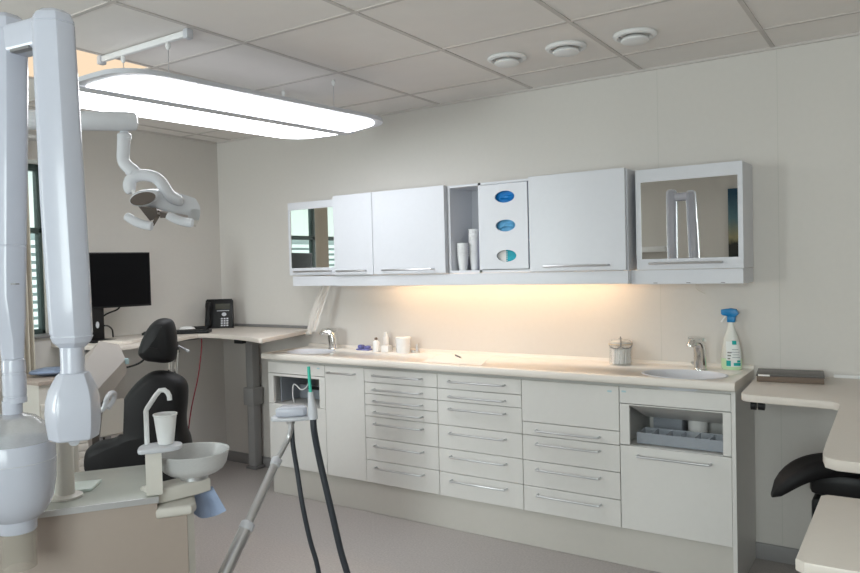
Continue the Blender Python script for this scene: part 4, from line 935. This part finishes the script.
hp = Vector(at(291, 419, SDp)); s2 = SDp/FPX
obj('holder_plate', MB().prism(smooth2([(-18*s2, -.03), (-10*s2, -.045), (10*s2, -.042), (22*s2, -.026), (26*s2, -.004), (22*s2, .022), (6*s2, .034), (-10*s2, .032), (-18*s2, .012)], 3), hp, VR, VF, Z, .012, .004), PLAST2, sn)
obj('valve_block', MB().prism([(-13*s2, -.034), (-1*s2, -.036), (14*s2, -.028), (17*s2, -.012), (14*s2, .022), (-10*s2, .024)], hp+Z*.0125, VR, VF, Z, .030, .008, 3), PLAST, sn)
obj('grip', MB().tube([at(313, 419, SDp-.02), at(312.6, 410, SDp-.02), at(311.6, 402, SDp-.02), at(310.8, 396, SDp-.02), at(310.5, 392, SDp-.02)], [.0155, .0150, .0115, .0095, .0085], 18), PLAST2, sn)
obj('teal_tip', MB().tube([at(310.6, 394, SDp-.02), at(309.3, 378, SDp-.02), at(308.6, 366.5, SDp-.02)], .0052, 12), TEAL, sn)
obj('hose', MB().tube(smooth_path([at(313.2, 417, SDp-.02), at(314, 430, SDp-.02), at(318.5, 455, SDp), at(326.5, 490, SDp), at(334, 522, SDp), at(341, 552, SDp), at(350, 585, SDp), at(358, 640, SDp)], 6), .0105, 14), HOSE, sn)
obj('hose', MB().tube(smooth_path([at(291.5, 423, SDp+.01), at(293, 445, SDp+.01), at(297, 470, SDp+.01), at(302.5, 505, SDp), at(310, 540, SDp), at(319, 575, SDp), at(324, 640, SDp)], 6), .0078, 14), HOSE, sn)
gb_ = at(195, 638, 1.95)
obj('pivot_post', MB().tube([(gb_.x, gb_.y, .02), (gb_.x, gb_.y, gb_.z+.012)], .03, 20), CREAM, sn)
obj('foot', MB().lathe([(0, 0), (.12, 0), (.12, .02), (.04, .04), (0, .04)], (gb_.x, gb_.y, .001), 28), CREAM, sn)
# dark foot control peeking past the unit
fc = at(197, 575, 2.35)
tag(obj('foot_control', MB().lathe([(0, 0), (.075, 0), (.075, .02), (.06, .045), (0, .05)], (fc.x-.06, fc.y+.02, .001), 28), BLACKP), 'black foot control on the floor beside the dental unit', 'pedal')
# ------------------------------------------------------------------ front wall things seen in the mirror
pc = thing('framed_print', 'landscape print with teal sky hanging opposite the mirror', 'picture', (3.0, YF+.02, 1.2))
obj('canvas', B((2.69, YF+.001, 1.10), (3.28, YF+.025, 2.12)), PRINT, pc, 0)
tag(obj('wall_shelf', B((1.15, YF+.001, 1.50), (2.10, YF+.26, 1.555), .003), WHITEP), 'white shelf on the wall opposite the mirror', 'shelf')

# ------------------------------------------------------------------ light
W = bpy.data.worlds.new('daylight'); SC.world = W; W.use_nodes = True
bg = W.node_tree.nodes['Background']; bg.inputs['Color'].default_value = (.92, .97, 1, 1); bg.inputs['Strength'].default_value = 1.05
def area(name, loc_, rot, sx, sy, e, col):
    d = bpy.data.lights.new(name, 'AREA'); d.shape = 'RECTANGLE'; d.size = sx; d.size_y = sy; d.energy = e; d.color = col
    o = bpy.data.objects.new(name, d); COL.objects.link(o); o.location = loc_; o.rotation_euler = rot; return o
area('rear_fill_right', ((FX0+FX1)/2, YF-.3, 1.5), (math.radians(106), 0, 0), 1.4, 1.3, 39, (.965, .965, 1))  # added fill behind the camera in place of a flash, tilted upward
area('rear_fill_left', (.65, YF-.3, 1.5), (math.radians(104), 0, math.radians(-14)), .9, 1.3, 37, (.965, .965, 1))  # second added fill, shifts brightness towards the left of the room
SC.view_settings.view_transform = 'Standard'; SC.view_settings.look = 'None'; SC.view_settings.exposure = .74; SC.view_settings.gamma = 1
SC.view_settings.use_curve_mapping = False
